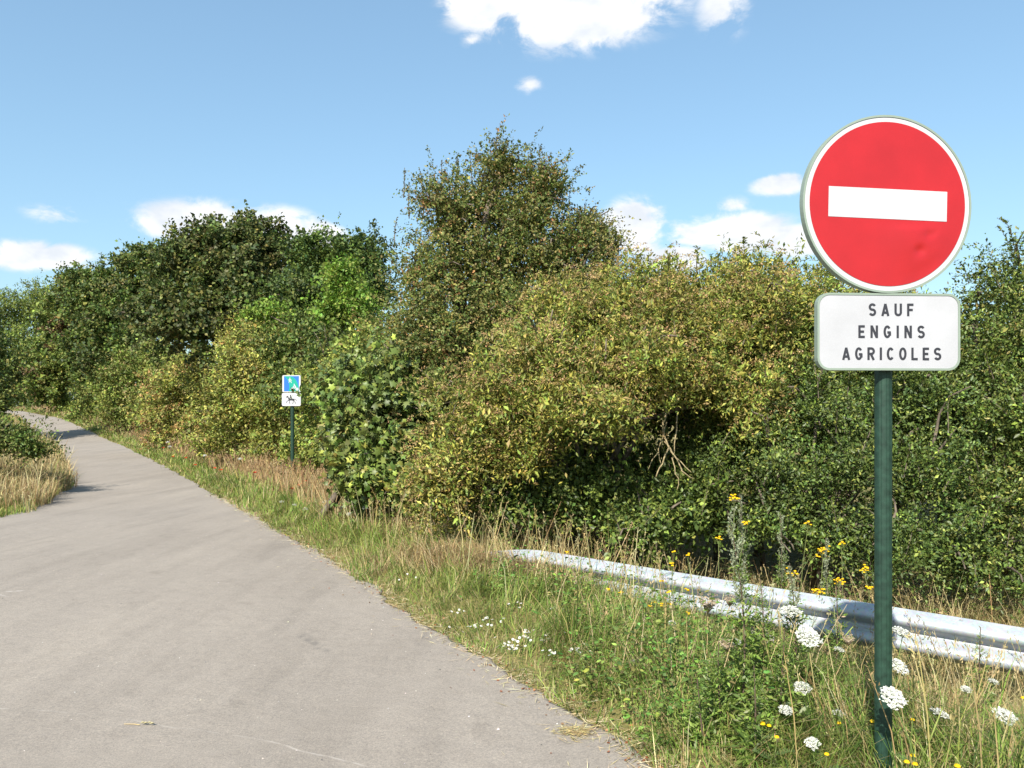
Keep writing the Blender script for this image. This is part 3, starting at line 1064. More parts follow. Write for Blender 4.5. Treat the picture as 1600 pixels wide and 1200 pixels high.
def tips(specs, leaf, aspect, cols):
    """upright leading shoots that stand out of the crown's outline"""
    def fn(root, off, data):
        mb = MB(); VV, FF, CC = [], [], []; nn = 0
        for px, py, d, ln in specs:
            tip = P(px, py, d); a = tip - np.array([rng.normal(0, .08), 0, ln])
            pth = limb(mb, a - off, tip - off, .009, .003, 4, .06, 6)
            n = int(ln * 80)
            t = rng.random(n) ** .8
            pos = np.stack([np.interp(t, np.linspace(0, 1, len(pth)), pth[:, k]) for k in range(3)], -1)
            az = rng.random(n) * 6.283
            dv = np.stack([np.cos(az), np.sin(az), rng.uniform(.1, .9, n)], -1)
            L_ = leaf * (1.1 - .5 * t) * rng.uniform(.7, 1.2, n)
            v, f, k = leaves(pos, dv, unit(np.array([0, 0, 1.]) + rng.normal(0, .4, (n, 3))), L_, L_ * aspect, T_OVAL)
            VV.append(v); FF.append(f + nn); nn += len(v); CC.append(np.repeat(mixcol(n, cols, [1] * len(cols)), k, axis=0))
        sh = build('shoots', np.concatenate(VV), np.concatenate(FF), M['leaf'], root, np.concatenate(CC), kind='stuff')
        mb.build('shoot_stems', M['bark'], root, kind='stuff')
    return fn


def auto_shoots(count, ln, leaf, aspect, cols):
    """young shoots that stick out of a bush here and there"""
    def fn(root, off, data):
        cc, cn = data[0], data[1]
        ok = np.where((cn[:, 2] > -.1) & (cn[:, 1] < .5))[0]
        mb = MB(); VV, FF, CC = [], [], []; nn = 0
        for i in rng.choice(ok, min(count, len(ok)), replace=False):
            d = unit((cn[i] * .8 + np.array([rng.normal(0, .35), rng.normal(0, .35), .75]))[None])[0]
            L0 = ln * rng.uniform(.6, 1.5)
            a = cc[i] - d * .1; tip = cc[i] + d * L0
            pth = limb(mb, a - off, tip - off, .006, .002, 4, .1, 6)
            n = int(14 + L0 * 70); t = rng.random(n) ** .8
            pos = np.stack([np.interp(t, np.linspace(0, 1, len(pth)), pth[:, k]) for k in range(3)], -1)
            dv = unit(d + rng.normal(0, .8, (n, 3)))
            L_ = leaf * (1.15 - .5 * t) * rng.uniform(.7, 1.25, n)
            v, f, k = leaves(pos, dv, unit(np.array([0, 0, .8]) + cn[i] * .5 + rng.normal(0, .4, (n, 3))), L_, L_ * aspect, T_DIAMOND)
            VV.append(v); FF.append(f + nn); nn += len(v)
            CC.append(np.repeat(mixcol(n, cols, [1] * len(cols), .12) * np.exp(rng.normal(0, .15)), k, axis=0))
        build('shoots', np.concatenate(VV), np.concatenate(FF), M['leaf'], root, np.concatenate(CC), kind='stuff')
        mb.build('shoot_stems', M['bark'], root, kind='stuff')
    return fn


def both(*fs):
    def fn(*a):
        for f in fs: f(*a)
    return fn


def make_trees():
    g = P
    # --- hedge on the right, behind the guard rail
    tree('sallow_shrub', 'tall dark green shrub rising behind the right edge of the text plate', 'shrub', (5.9, 9.8),
         [lobe(1600, 520, 9.3, 85, 75, .8), lobe(1540, 570, 8.9, 60, 60, .6), lobe(1560, 690, 8.5, 75, 62, .7), lobe(1640, 660, 8.3, 80, 90, .8), lobe(1720, 600, 8.6, 90, 160, 1.0), lobe(1590, 440, 9.6, 62, 55, .7), lobe(1525, 480, 9.6, 38, 55, .5), lobe(1530, 790, 8.1, 65, 55, .6), lobe(1620, 800, 8.0, 70, 70, .7),
          lobe(1560, 890, 7.8, 80, 50, .6), lobe(1680, 880, 7.6, 90, 70, .7), lobe(1590, 640, 9.6, 120, 200, .6)],
         n=66000, leaf=.042, aspect=.5, cols=[DK, MD, LT, OL], w=[4.5, 3.6, .9, 1.6], spacing=.29, sprig=.28, per=8, mat='gloss', tpl=T_DIAMOND, stems=3, trunk_r=.06, twigs=60, bump=-.3, extra=auto_shoots(110, .28, .055, .5, [MD, LT, DK]))
    tree('privet_shrub', 'dense dark green small-leaved shrub behind the guard rail at the green post', 'shrub', (3.5, 9.2),
         [lobe(1270, 640, 8.9, 75, 60, .7), lobe(1330, 720, 8.3, 70, 55, .65), lobe(1420, 620, 8.9, 80, 75, .75), lobe(1440, 740, 8.2, 70, 65, .65), lobe(1210, 730, 8.5, 62, 55, .6), lobe(1160, 660, 9.2, 55, 55, .6), lobe(1390, 850, 7.8, 75, 55, .6), lobe(1290, 830, 8.3, 60, 45, .5), lobe(1480, 860, 7.7, 65, 60, .6),
          lobe(1200, 820, 8.3, 50, 40, .45), lobe(1130, 740, 8.9, 50, 55, .5), lobe(1350, 640, 9.9, 170, 140, .6), lobe(1250, 780, 9.7, 140, 90, .5), lobe(1500, 660, 8.9, 50, 60, .5)],
         n=76000, leaf=.040, aspect=.5, cols=[DK, MD, LT, (.08, .11, .04)], w=[5.5, 3.4, .9, 2], spacing=.29, sprig=.27, per=8, mat='gloss', tpl=T_DIAMOND, stems=4, trunk_r=.05, twigs=60, bump=-.3, extra=auto_shoots(120, .26, .052, .5, [MD, LT, DK]))
    tree('ash_sapling', 'yellowish green shrub with upright leading shoots behind the no entry sign', 'shrub', (3.2, 10.9),
         [lobe(1130, 470, 10.3, 85, 70, .9), lobe(1230, 500, 10.2, 90, 80, .9), lobe(1330, 520, 10.2, 90, 80, .9), lobe(1180, 580, 9.8, 110, 90, .9), lobe(1420, 560, 10.2, 80, 80, .8), lobe(1020, 480, 10.4, 70, 50, .8)],
         n=50000, leaf=.060, aspect=.36, cols=[LT, YL, OL, MD], w=[4, 2.4, 2, 2], spacing=.36, sprig=.40, per=7, up=.75, stems=5, trunk_r=.04, twigs=70,
         extra=both(tips([(1090, 385, 10.2, .6), (1120, 392, 10.2, .6), (1162, 372, 10.3, .75), (1185, 388, 10.2, .6), (1240, 405, 10.2, .6), (1332, 408, 10.4, .6), (1062, 420, 10.3, .5), (1300, 430, 10.1, .5), (960, 430, 10.6, .4),
                           (1010, 420, 10.6, .5), (1040, 425, 10.6, .5), (1215, 415, 10.2, .5), (1370, 440, 10.2, .5), (1145, 400, 10.1, .6)], .11, .36, [LT, YL, MD]), fruit(.12, .07, [PK, BR])))
    # --- the big turning elder in the middle
    tree('elder_bush', 'broad yellowing elder bush covered in brownish fruit clusters', 'bush', (1.0, 9.9),
         [lobe(860, 560, 8.7, 95, 62, .75), lobe(985, 560, 8.6, 100, 62, .75), lobe(775, 635, 8.6, 82, 58, .7), lobe(930, 635, 8.2, 100, 50, .6), lobe(1100, 590, 8.9, 85, 70, .8), lobe(730, 715, 8.5, 70, 55, .65),
          lobe(1000, 470, 9.8, 100, 42, .8), lobe(900, 490, 9.6, 75, 45, .8), lobe(1170, 500, 9.5, 72, 55, .8), lobe(690, 765, 8.6, 46, 46, .5), lobe(1040, 505, 9.2, 70, 45, .7), lobe(810, 700, 8.5, 50, 40, .5), lobe(1160, 640, 8.8, 50, 50, .5), lobe(950, 560, 9.9, 160, 90, .7)],
         n=92000, leaf=.053, aspect=.38, cols=[(.20, .222, .044), (.325, .285, .062), (.215, .19, .05), (.115, .15, .034), (.28, .20, .075)], w=[4.6, 3.6, 3, 2.6, 1.6], spacing=.33, sprig=.34, per=8, up=.45, droop=.3, stems=5, trunk_r=.06, twigs=60, extra=both(dead_branch, auto_shoots(120, .26, .075, .38, [LT, YL, MD])), patch=(KH, .08, .5), bump=-.35, flat=.6)
    tree('bramble_bush', 'low dark green bramble in the hollow beneath the yellowing elder', 'bush', (1.0, 9.6),
         [lobe(860, 775, 9.0, 80, 50, .5), lobe(960, 790, 8.9, 70, 48, .5), lobe(1080, 790, 8.7, 70, 60, .5), lobe(780, 795, 8.7, 50, 40, .4), lobe(900, 725, 9.7, 90, 50, .5), lobe(1040, 740, 9.6, 80, 50, .5), lobe(1010, 830, 8.3, 60, 36, .4)],
         n=26000, leaf=.052, aspect=.6, cols=[DK, MD, LT], w=[4, 3, 1], spacing=.26, sprig=.26, per=8, mat='gloss', stems=4, trunk_r=.02, twigs=30, extra=auto_shoots(50, .3, .06, .55, [MD, LT]))
    # --- hawthorn
    tree('hawthorn_tree', 'tall hawthorn tree with ragged brownish green crown above the other bushes', 'tree', (-.9, 13.4),
         [lobe(770, 420, 13.3, 115, 100, 1.3), lobe(708, 350, 13.3, 52, 58, .8), lobe(820, 335, 13.4, 58, 58, .8), lobe(750, 325, 13.5, 70, 40, .8), lobe(870, 400, 13.2, 60, 58, .8), lobe(665, 445, 13.1, 56, 72, .9), lobe(670, 530, 12.6, 85, 90, 1.1),
          lobe(790, 510, 12.8, 100, 80, 1.1), lobe(900, 450, 13.2, 52, 46, .7), lobe(690, 318, 13.3, 28, 28, .5), lobe(850, 300, 13.4, 30, 30, .5), lobe(790, 275, 13.4, 34, 34, .4), lobe(680, 640, 11.9, 75, 90, .9), lobe(640, 590, 12.3, 60, 80, .9), lobe(740, 600, 12.3, 70, 70, .9)],
         n=122000, leaf=.044, aspect=.62, cols=[DK, OL, MD, KH, BR], w=[4, 5, 4, 1.8, .6], spacing=.46, sprig=.60, per=5, up=.4, spread=.65, droop=.22, stems=1, trunk_r=.16, twigs=160, twig_r=.012, patch=((.28, .15, .06), .05, .5), fill=.22, bump=.15,
         extra=tips([(777, 200, 13.4, 1.0), (785, 222, 13.4, .8), (808, 226, 13.4, .7), (845, 228, 13.4, .9), (862, 238, 13.4, .6), (735, 238, 13.4, .7), (690, 250, 13.3, .7), (655, 262, 13.3, .8), (640, 285, 13.3, .6), (632, 262, 13.3, .5), (890, 300, 13.3, .6), (830, 245, 13.4, .7), (715, 240, 13.4, .7), (760, 245, 13.4, .8), (905, 330, 13.3, .5), (620, 340, 13.2, .5)], .055, .6, [OL, KH, MD]) if True else None)
    # drooping side spray of the hawthorn's crown belongs to the neighbour behind it
    tree('thorn_tree', 'thin thorn tree with sprays arching out beside the tall hawthorn', 'tree', (1.0, 14.6),
         [lobe(905, 390, 13.9, 42, 34, .5), lobe(938, 375, 13.9, 24, 18, .4), lobe(945, 400, 13.9, 20, 30, .35), lobe(880, 450, 13.9, 60, 60, .6), lobe(915, 350, 13.9, 24, 20, .35)],
         n=14000, leaf=.046, aspect=.6, cols=[DK, OL, KH], w=[3, 5, 3], spacing=.34, sprig=.5, per=5, up=.0, droop=.5, stems=1, trunk_r=.07, twigs=60, fill=.05)
    # --- dark maple scrub left of the elder
    tree('maple_bush', 'dark green lobed-leaf maple bush between the path sign and the elder', 'bush', (-2.4, 11.4),
         [lobe(575, 670, 11.2, 62, 70, .8), lobe(620, 640, 11.3, 55, 75, .8), lobe(620, 725, 10.8, 62, 60, .7), lobe(560, 610, 11.9, 50, 50, .8), lobe(570, 740, 10.9, 40, 40, .6)],
         n=14000, leaf=.082, aspect=.9, cols=[DK, MD, (.10, .125, .04), LT, OL], w=[2.4, 4, 3, 1.4, 1.4], spacing=.32, sprig=.34, per=7, tpl=T_PALM, mat='gloss', stems=3, trunk_r=.05, twigs=30, face=1.0)
    tree('hazel_bush', 'light green leafy bush just right of the path sign', 'bush', (-4.3, 19.2),
         [lobe(530, 650, 18.6, 62, 75, 1.0), lobe(505, 705, 18.4, 52, 40, .9), lobe(560, 700, 17.5, 50, 55, .9), lobe(550, 600, 19.2, 55, 60, 1.0), lobe(585, 560, 18.8, 55, 55, 1.0), lobe(595, 620, 17.6, 50, 60, .9), lobe(505, 620, 18.9, 40, 46, .9)],
         n=30000, leaf=.080, aspect=.65, cols=[MD, LT, YL, OL], w=[3, 4, 1.6, 1], spacing=.40, sprig=.38, per=7, stems=4, trunk_r=.05, twigs=30)
    # --- turning bushes along the lane
    tree('spindle_bush', 'rounded golden green bush behind the path sign', 'bush', (-7.6, 24.8),
         [lobe(410, 590, 24.0, 85, 62, 1.5), lobe(370, 640, 23.6, 66, 52, 1.3), lobe(430, 660, 23.2, 60, 55, 1.2), lobe(460, 600, 24.2, 55, 62, 1.2), lobe(400, 545, 24.6, 60, 36, 1.2), lobe(355, 685, 23.6, 46, 34, 1.0), lobe(440, 700, 23.0, 60, 36, 1.0)],
         n=44000, leaf=.085, aspect=.55, cols=[LT, YL, OL, KH, MD], w=[3.4, 4.2, 2, 1.4, 1.2], spacing=.48, sprig=.44, per=7, stems=4, trunk_r=.06, twigs=30, patch=((.36, .24, .07), .12, .6), extra=fruit(.16, .11, [PK, KH, YL], 14))
    tree('dogwood_bush', 'golden brown bush between the path sign and the shaded maples', 'bush', (-13.5, 35.0),
         [lobe(300, 610, 34, 62, 48, 1.8), lobe(270, 655, 33.6, 50, 42, 1.5), lobe(325, 655, 33.4, 42, 45, 1.4), lobe(320, 585, 34.6, 46, 36, 1.4), lobe(290, 685, 33.2, 52, 20, 1.0)],
         n=24000, leaf=.12, aspect=.55, cols=[OL, YL, KH, LT, MD], w=[3, 3.2, 2.4, 2, 1.5], spacing=.68, sprig=.58, per=7, stems=4, trunk_r=.07, twigs=20, patch=((.38, .23, .09), .2, .6))
    tree('field_maple_bush', 'mid green rounded bush on the verge where the lane bends', 'bush', (-21.0, 47.5),
         [lobe(225, 600, 46.5, 58, 46, 2.2), lobe(195, 642, 46, 44, 32, 1.8), lobe(250, 640, 45.5, 40, 40, 1.7), lobe(240, 570, 47, 40, 28, 1.8)],
         n=20000, leaf=.15, aspect=.6, cols=[MD, LT, OL, KH], w=[3.6, 3, 3, .8], spacing=.9, sprig=.75, per=7, stems=4, trunk_r=.08, twigs=20)
    tree('verge_bush', 'olive bush at the foot of the tall maples near the bend', 'bush', (-29.2, 60.5),
         [lobe(160, 612, 59.5, 38, 40, 2.2), lobe(142, 642, 59, 22, 18, 1.5), lobe(178, 644, 58, 26, 20, 1.5)],
         n=11000, leaf=.19, aspect=.6, cols=[MD, OL, LT, DK], w=[3, 3, 2, 2], spacing=1.0, sprig=.8, per=7, stems=4, trunk_r=.1, twigs=16)
    tree('roadside_bush', 'small light green bush at the far bend of the lane', 'bush', (-38.2, 69.5),
         [lobe(104, 634, 69, 20, 13, 1.3), lobe(122, 642, 68, 14, 9, .9)],
         n=4000, leaf=.17, aspect=.6, cols=[LT, MD, YL], w=[3, 3, 1], spacing=.6, sprig=.45, per=6, stems=3, trunk_r=.04, twigs=8)
    # --- tall sycamores
    syc = dict(aspect=.85, spacing=.95, sprig=.75, per=8, tpl=T_DIAMOND, trunk_r=.28, twigs=40, twig_r=.02, up=.2, face=.9, bump=.65, fill=.2)
    tree('sycamore_tree', 'broad dark sycamore, tallest of the shaded trees beside the lane', 'tree', (-11.2, 33.0),
         [lobe(390, 450, 31, 90, 90, 2.4), lobe(320, 430, 31.5, 80, 66, 2.2), lobe(400, 390, 32, 66, 42, 2.0), lobe(300, 500, 30, 90, 60, 2.2), lobe(430, 500, 30, 60, 60, 1.8), lobe(340, 390, 32, 60, 30, 1.8)],
         n=60000, leaf=.125, cols=[(.058, .074, .020), VD, OL, MD, (.10, .10, .034)], w=[4.4, 2.2, 1.6, 1.4, 2.4], **syc)
    tree('sycamore_tree', 'dark sycamore with rounded top next to the bend of the lane', 'tree', (-24.0, 53.0),
         [lobe(210, 470, 52, 80, 70, 3.2), lobe(180, 530, 51, 80, 62, 3.0), lobe(250, 420, 52.5, 56, 42, 2.6), lobe(220, 560, 50, 60, 50, 2.4), lobe(150, 470, 53, 46, 52, 2.4)],
         n=52000, leaf=.17, cols=[DK, MD, OL, VD], w=[4, 3, 2, 1.4], **{**syc, 'spacing': 1.25, 'sprig': .95})
    tree('sycamore_tree', 'green sycamore with brown dead foliage where the lane disappears', 'tree', (-38.0, 72.0),
         [lobe(115, 500, 70, 46, 58, 3.0), lobe(90, 555, 69, 46, 52, 3.0), lobe(130, 450, 71, 36, 30, 2.4), lobe(130, 570, 68, 40, 50, 2.4), lobe(80, 600, 68.5, 30, 32, 2.0)],
         n=44000, leaf=.2, cols=[MD, DK, LT, OL], w=[4, 3, 2, 1.5], patch=((.15, .095, .045), .12, .8), **{**syc, 'spacing': 1.5, 'sprig': 1.15})
    tree('maple_tree', 'dark maple showing between the sycamores and the hawthorn', 'tree', (-6.6, 30.0),
         [lobe(545, 400, 30, 66, 46, 1.7), lobe(500, 420, 30, 50, 48, 1.6), lobe(560, 460, 29.5, 60, 66, 1.8), lobe(470, 480, 29, 52, 66, 1.7), lobe(520, 540, 28.5, 80, 60, 1.8)],
         n=38000, leaf=.105, cols=[DK, MD, (.05, .085, .03)], w=[3, 4, 3], **{**syc, 'up': .6})
    tree('lime_green_maple', 'bright lime green young maple in front of the dark maple', 'tree', (-5.0, 25.0),
         [lobe(540, 455, 24.5, 32, 32, .8), lobe(520, 490, 24.2, 34, 26, .8), lobe(560, 490, 24.3, 28, 30, .7), lobe(410, 495, 26, 30, 18, .7), lobe(535, 430, 24.8, 20, 16, .5)],
         n=9000, leaf=.10, aspect=.8, cols=[(.16, .24, .035), LT, (.12, .2, .03)], w=[3, 2, 3], spacing=.5, sprig=.45, per=7, trunk_r=.09, twigs=24)
    # --- beyond the bend and left of the lane
    tree('birch_tree', 'pale green feathery tree far beyond the bend of the lane', 'tree', (-56.0, 96.0),
         [lobe(45, 490, 95, 46, 40, 3.6), lobe(0, 510, 94, 46, 60, 3.6), lobe(75, 480, 96, 30, 32, 3.0), lobe(50, 550, 94, 44, 40, 3.2)],
         n=26000, leaf=.26, aspect=.4, cols=[LT, MD, (.14, .18, .055)], w=[5, 3, 3], spacing=1.5, sprig=1.3, per=7, trunk_r=.3, twigs=40, twig_r=.03)
    tree('oak_tree', 'shadowy green tree closing the view at the end of the lane', 'tree', (-58.0, 92.0),
         [lobe(40, 600, 90, 46, 36, 3.2), lobe(85, 608, 88, 30, 24, 2.4), lobe(0, 590, 88, 40, 40, 3.2), lobe(50, 622, 86, 30, 18, 1.5)],
         n=18000, leaf=.3, aspect=.7, cols=[DK, MD, LT, OL], w=[3, 4, 1.5, 1.5], spacing=1.5, sprig=1.2, per=7, trunk_r=.3, twigs=20)
    tree('roadside_tree', 'dark tree overhanging the left side of the lane', 'tree', (-30.2, 43.0),
         [lobe(-25, 560, 42, 42, 60, 2.0), lobe(-5, 620, 41, 26, 34, 1.5), lobe(-60, 600, 41, 50, 60, 2.2), lobe(-40, 500, 43, 40, 46, 1.8)],
         n=18000, leaf=.16, aspect=.7, cols=[DK, MD, OL], w=[3, 4, 2], spacing=.85, sprig=.7, per=7, trunk_r=.2, twigs=24)
    tree('hedge_bush', 'low dark green bush on the grassy bank left of the lane', 'bush', (-11.8, 16.3),
         [lobe(-20, 690, 16.2, 46, 30, .7), lobe(25, 678, 16.8, 38, 22, .6), lobe(-80, 690, 16, 60, 42, .8), lobe(48, 700, 16.4, 20, 16, .4)],
         n=12000, leaf=.06, aspect=.55, cols=[DK, MD, OL, LT], w=[3, 3, 2, 1], spacing=.36, sprig=.36, per=7, stems=4, trunk_r=.03, twigs=20)
    # --- back row that closes the gaps in the hedge
    for label, bx, by, lob in [
            ('leafy thicket behind the yellowing elder bush', 2.0, 13.5, [lobe(1000, 600, 12.6, 150, 120, .9), lobe(1150, 620, 12.6, 150, 120, .9), lobe(860, 640, 12.6, 120, 110, .9)]),
            ('leafy thicket behind the dark shrub at the green post', 6.2, 12.6, [lobe(1330, 640, 11.6, 150, 110, .9), lobe(1500, 650, 11.4, 150, 150, .9), lobe(1660, 620, 11.2, 120, 170, .9)]),
            ('leafy thicket between the golden bushes and the hawthorn', -5.0, 22.5, [lobe(520, 600, 22, 110, 90, 1.3), lobe(620, 600, 20, 110, 110, 1.3), lobe(450, 560, 23.5, 60, 60, 1.2)])]:
        tree('thicket', label, 'thicket', (bx, by), lob, n=15000, leaf=.11, aspect=.6, cols=[DK, MD, OL], w=[3, 3, 1], spacing=.6, sprig=.5, per=7, stems=4, trunk_r=.06, twigs=20, fill=.3)


make_trees()


# ------------------------------------------------------------------ grass
GR = [(.15, .215, .038), (.195, .25, .052), (.26, .275, .072), (.10, .155, .032)]
ST = [(.42, .34, .165), (.36, .28, .12), (.48, .41, .22), (.30, .22, .10)]
RD = [(.38, .255, .135), (.33, .21, .105), (.44, .325, .175), (.31, .205, .095)]


def scatter(n, x0, x1, y0, y1):
    return rng.uniform(x0, x1, n), rng.uniform(y0, y1, n)


def blades(x, y, h, w, cols, bend=.5, tilt=.3):
    n = len(x)
    z = H(x, y) - .015
    az = 5.0 * vnoise(x * 3.1, y * 3.1, 61) + rng.normal(0, .9, n)      # tufts lean together
    lean = np.stack([np.cos(az), np.sin(az)], -1)
    fa = az + rng.normal(0, .8, n) + 1.57
    side = np.stack([np.cos(fa), np.sin(fa), np.zeros(n)], -1) * (w / 2)[:, None]
    b = np.stack([x, y, z], -1)
    t1 = rng.uniform(.05, tilt, n) * h; t2 = t1 + rng.uniform(.1, 1, n) * bend * h
    m = b + np.stack([lean[:, 0] * t1, lean[:, 1] * t1, h * .58], -1)
    e = b + np.stack([lean[:, 0] * t2, lean[:, 1] * t2, h * np.clip(1.02 - .55 * (t2 / h) ** 2, .35, 1)], -1)
    v = np.stack([b - side, b + side, m + side * .8, m - side * .8, e], 1).reshape(-1, 3)
    i = np.arange(n) * 5
    f = np.stack([np.stack([i, i + 1, i + 2], -1), np.stack([i, i + 2, i + 3], -1), np.stack([i + 3, i + 2, i + 4], -1)], 1).reshape(-1, 3)
    return v, f, np.repeat(cols, 5, axis=0)


def merge(parts):
    V, F, Cc = [], [], []; n = 0
    for v, f, c in parts:
        V.append(v); F.append(f + n); Cc.append(c); n += len(v)
    return np.concatenate(V), np.concatenate(F), np.concatenate(Cc)


def make_grass():
    green, straw = [], []
    # (y0, y1, blades per square metre, reach from the road edge)
    for y0, y1, dens, reach in [(2.2, 3.6, 5200, 2.6), (3.6, 5.2, 4600, 4.2), (5.2, 8, 2700, 6.5), (8, 12, 1350, 4.6), (12, 20, 720, 4.6), (20, 34, 300, 5.0), (34, 60, 110, 6.0), (60, 80, 40, 6)]:
        n = int((y1 - y0) * reach * dens)
        y = rng.uniform(y0, y1, n); s = rng.random(n) * reach
        x = redge(y) + s / .86 - .04 + .05 * vnoise(y * 3, s * 0, 31)
        ok = (x < .70 * y + .5)
        # bare, trodden strip by the asphalt comes and goes
        ok &= rng.random(n) < np.clip(.35 + s * 2.2 + .4 * vnoise(x * 1.5, y * 1.5, 33), .05, 1)
        x, y, s = x[ok], y[ok], s[ok]; n = len(x)
        p = vnoise(x * .8, y * .8, 35) * .6 + vnoise(x * 2.6, y * 2.6, 36) * .4
        # share of dry blades: low on the near mown strip, high along the hedge and farther off
        dry = np.clip(.26 + .34 * sstep(s, 1.0, 2.6) + .55 * sstep(y, 6.5, 12) * sstep(s, .5, 1.2) + .35 * p, .08, .96)
        isdry = rng.random(n) < dry
        ht = (.07 + .12 * sstep(s, .05, .9) + .06 * sstep(y, 9, 14)) * np.exp(rng.normal(0, .35, n)) * (1 + .35 * p) * (1 + .45 * vnoise(x * 5.5, y * 5.5, 37))
        ht = np.where(isdry, ht * (1.0 + .45 * sstep(s, .9, 2.2)), ht)
        w = np.maximum(.0045, y * .00075) * rng.uniform(.7, 1.4, n)
        gi = ~isdry
        gc = mixcol(n, GR, [3, 3, 2, 2], .2)
        lush = sstep(p, -.1, .5)[:, None]
        gc = gc * (1 + .15 * lush * np.array([-.5, .4, -.2]))
        green.append(blades(x[gi], y[gi], ht[gi], w[gi], gc[gi], 1.1, .6))
        rd = sstep(y, 6.5, 12) * sstep(s, .4, 1.1) * .8
        use = rng.random(n) < rd
        dc = np.where(use[:, None], mixcol(n, RD, [3, 2, 3, 1], .18), mixcol(n, ST, [3, 3, 2, 2], .18))
        straw.append(blades(x[isdry], y[isdry], ht[isdry], w[isdry] * .8, dc[isdry], 1.0, .6))
    n = 4600
    e = RAIL_B - RAIL_D * .02; tt = rng.normal(0, .30, n); q = rng.normal(-.18, .16, n)
    x = e[0] + RAIL_D[0] * tt * 1.6 - q * RAIL_D[1] * -1; y = e[1] + RAIL_D[1] * tt * 1.6 + q
    straw.append(blades(x, y, rng.uniform(.12, .42, n), np.full(n, .005), mixcol(n, ST + RD, [2, 2, 2, 1, 2, 1, 2, 1], .18), 1.0, .6))
    v, f, c = merge(green)
    o = build('green_grass', v, f, M['grass'], tint=c); props(o, 'green grass of the right verge beside the asphalt', 'grass', kind='stuff')
    v, f, c = merge(straw)
    o = build('dry_grass', v, f, M['grass'], tint=c); props(o, 'dry straw coloured grass of the right verge towards the hedge', 'grass', kind='stuff')
    # left bank
    parts = []
    for y0, y1, dens, reach in [(10.9, 13, 1200, 4.0), (13, 18, 800, 4.5), (18, 26, 300, 3), (26, 40, 110, 3), (40, 62, 50, 3)]:
        n = int((y1 - y0) * reach * dens)
        y = rng.uniform(y0, y1, n); s = rng.random(n) * reach
        x = ledge(y) - s + .12 + .1 * vnoise(y * 1.3, y * 0, 41)
        ok = (x > -.74 * y - 1.5)
        x, y, s = x[ok], y[ok], s[ok]; n = len(x)
        p = vnoise(x * .9, y * .9, 45)
        dry = np.clip(.12 + .7 * sstep(y, 12.6, 14.2) * sstep(s, 3.6, 1.2) + .3 * p, .1, .95)
        isd = rng.random(n) < dry
        ht = (.09 + .19 * sstep(y + .5 * p, 12.6, 14.2)) * np.exp(rng.normal(0, .35, n))
        ht = np.where(isd, ht * 1.3, ht)
        w = np.maximum(.006, y * .0008) * rng.uniform(.7, 1.4, n)
        col = np.where(isd[:, None], mixcol(n, ST + RD[:1], [3, 3, 2, 2, 1.5], .18), mixcol(n, GR, [3, 3, 2, 2], .2))
        parts.append(blades(x, y, ht, w, col, .8))
    v, f, c = merge(parts)
    o = build('bank_grass', v, f, M['grass'], tint=c); props(o, 'mixed green and straw grass on the bank left of the lane', 'grass', kind='stuff')


make_grass()


def seed_stems():
    """tall dry grass stems with seed heads, in the verge and behind the rail"""
    mbv, mbf, mbc = [], [], []; cnt = 0
    pts = []
    for n, y0, y1, s0, s1, h0, h1 in [(240, 2.6, 4.8, .35, 3.0, .28, .55), (420, 4.8, 8, .6, 4.6, .3, .7), (500, 8, 13, .7, 3.2, .3, .62), (800, 12.5, 21, .8, 2.9, .35, .62), (900, 21, 40, .8, 3.4, .4, .7)]:
        y = rng.uniform(y0, y1, n); s = rng.uniform(s0, s1, n); x = redge(y) + s / .86
        pts.append((x, y, rng.uniform(h0, h1, n)))
    n = 420; y = rng.uniform(12.6, 19, n); x = ledge(y) - rng.uniform(-.25, 2.6, n)
    pts.append((x, y, rng.uniform(.2, .42, n)))
    x = np.concatenate([p[0] for p in pts]); y = np.concatenate([p[1] for p in pts]); h = np.concatenate([p[2] for p in pts])
    ok = (x < .7 * y + .4) & (x > -.75 * y - 1); x, y, h = x[ok], y[ok], h[ok]
    n = len(x); z = H(x, y)
    az = rng.random(n) * 6.283; k = rng.uniform(.05, .4, n) * h
    b = np.stack([x, y, z], -1); e = b + np.stack([np.cos(az) * k, np.sin(az) * k, h], -1)
    col = np.where((sstep(y, 9, 15) > rng.random(n))[:, None], mixcol(n, RD, [1, 1, 1, 1]), mixcol(n, ST, [1, 1, 1, 1]))
    w = np.maximum(.0022, y * .00042)
    side = np.stack([-np.sin(az + 1.2), np.cos(az + 1.2), 0 * az], -1) * w[:, None]
    side[:, 0] = np.where(np.abs(side[:, 0]) < w * .5, w * .8, side[:, 0])
    m = (b + e) / 2 - np.stack([np.cos(az) * k, np.sin(az) * k, 0 * h], -1) * .2
    v = np.stack([b - side, b + side, m + side, m - side, e + side * .5, e - side * .5], 1).reshape(-1, 3)
    i = np.arange(n) * 6
    f = np.stack([np.stack([i + a, i + c, i + d], -1) for a, c, d in ((0, 1, 2), (0, 2, 3), (3, 2, 4), (3, 4, 5))], 1).reshape(-1, 3)
    parts = [(v, f, np.repeat(col, 6, axis=0))]
    # seed heads: tufts of small spikelets up the last fifth
    q = 10
    si = np.repeat(np.arange(n), q); t = rng.uniform(.78, 1.03, len(si))
    pos = m[si] + (e[si] - m[si]) * ((t * 2 - 1))[:, None] + rng.normal(0, .006, (len(si), 3))
    L_ = rng.uniform(.012, .028, len(si)) * np.maximum(1, y[si] / 9)
    dv = unit(e - m)[si] + rng.normal(0, .45, (len(si), 3))
    v, f, kk = leaves(pos, dv, sphere_dirs(len(si)), L_, L_ * .3, T_DIAMOND)
    parts.append((v, f, np.repeat(col[si] * .95, kk, axis=0)))
    v, f, c = merge(parts)
    o = build('seeding_grass', v, f, M['grass'], tint=c); props(o, 'thin dry grass stems with seed heads standing above the verges', 'grass', kind='stuff')


seed_stems()


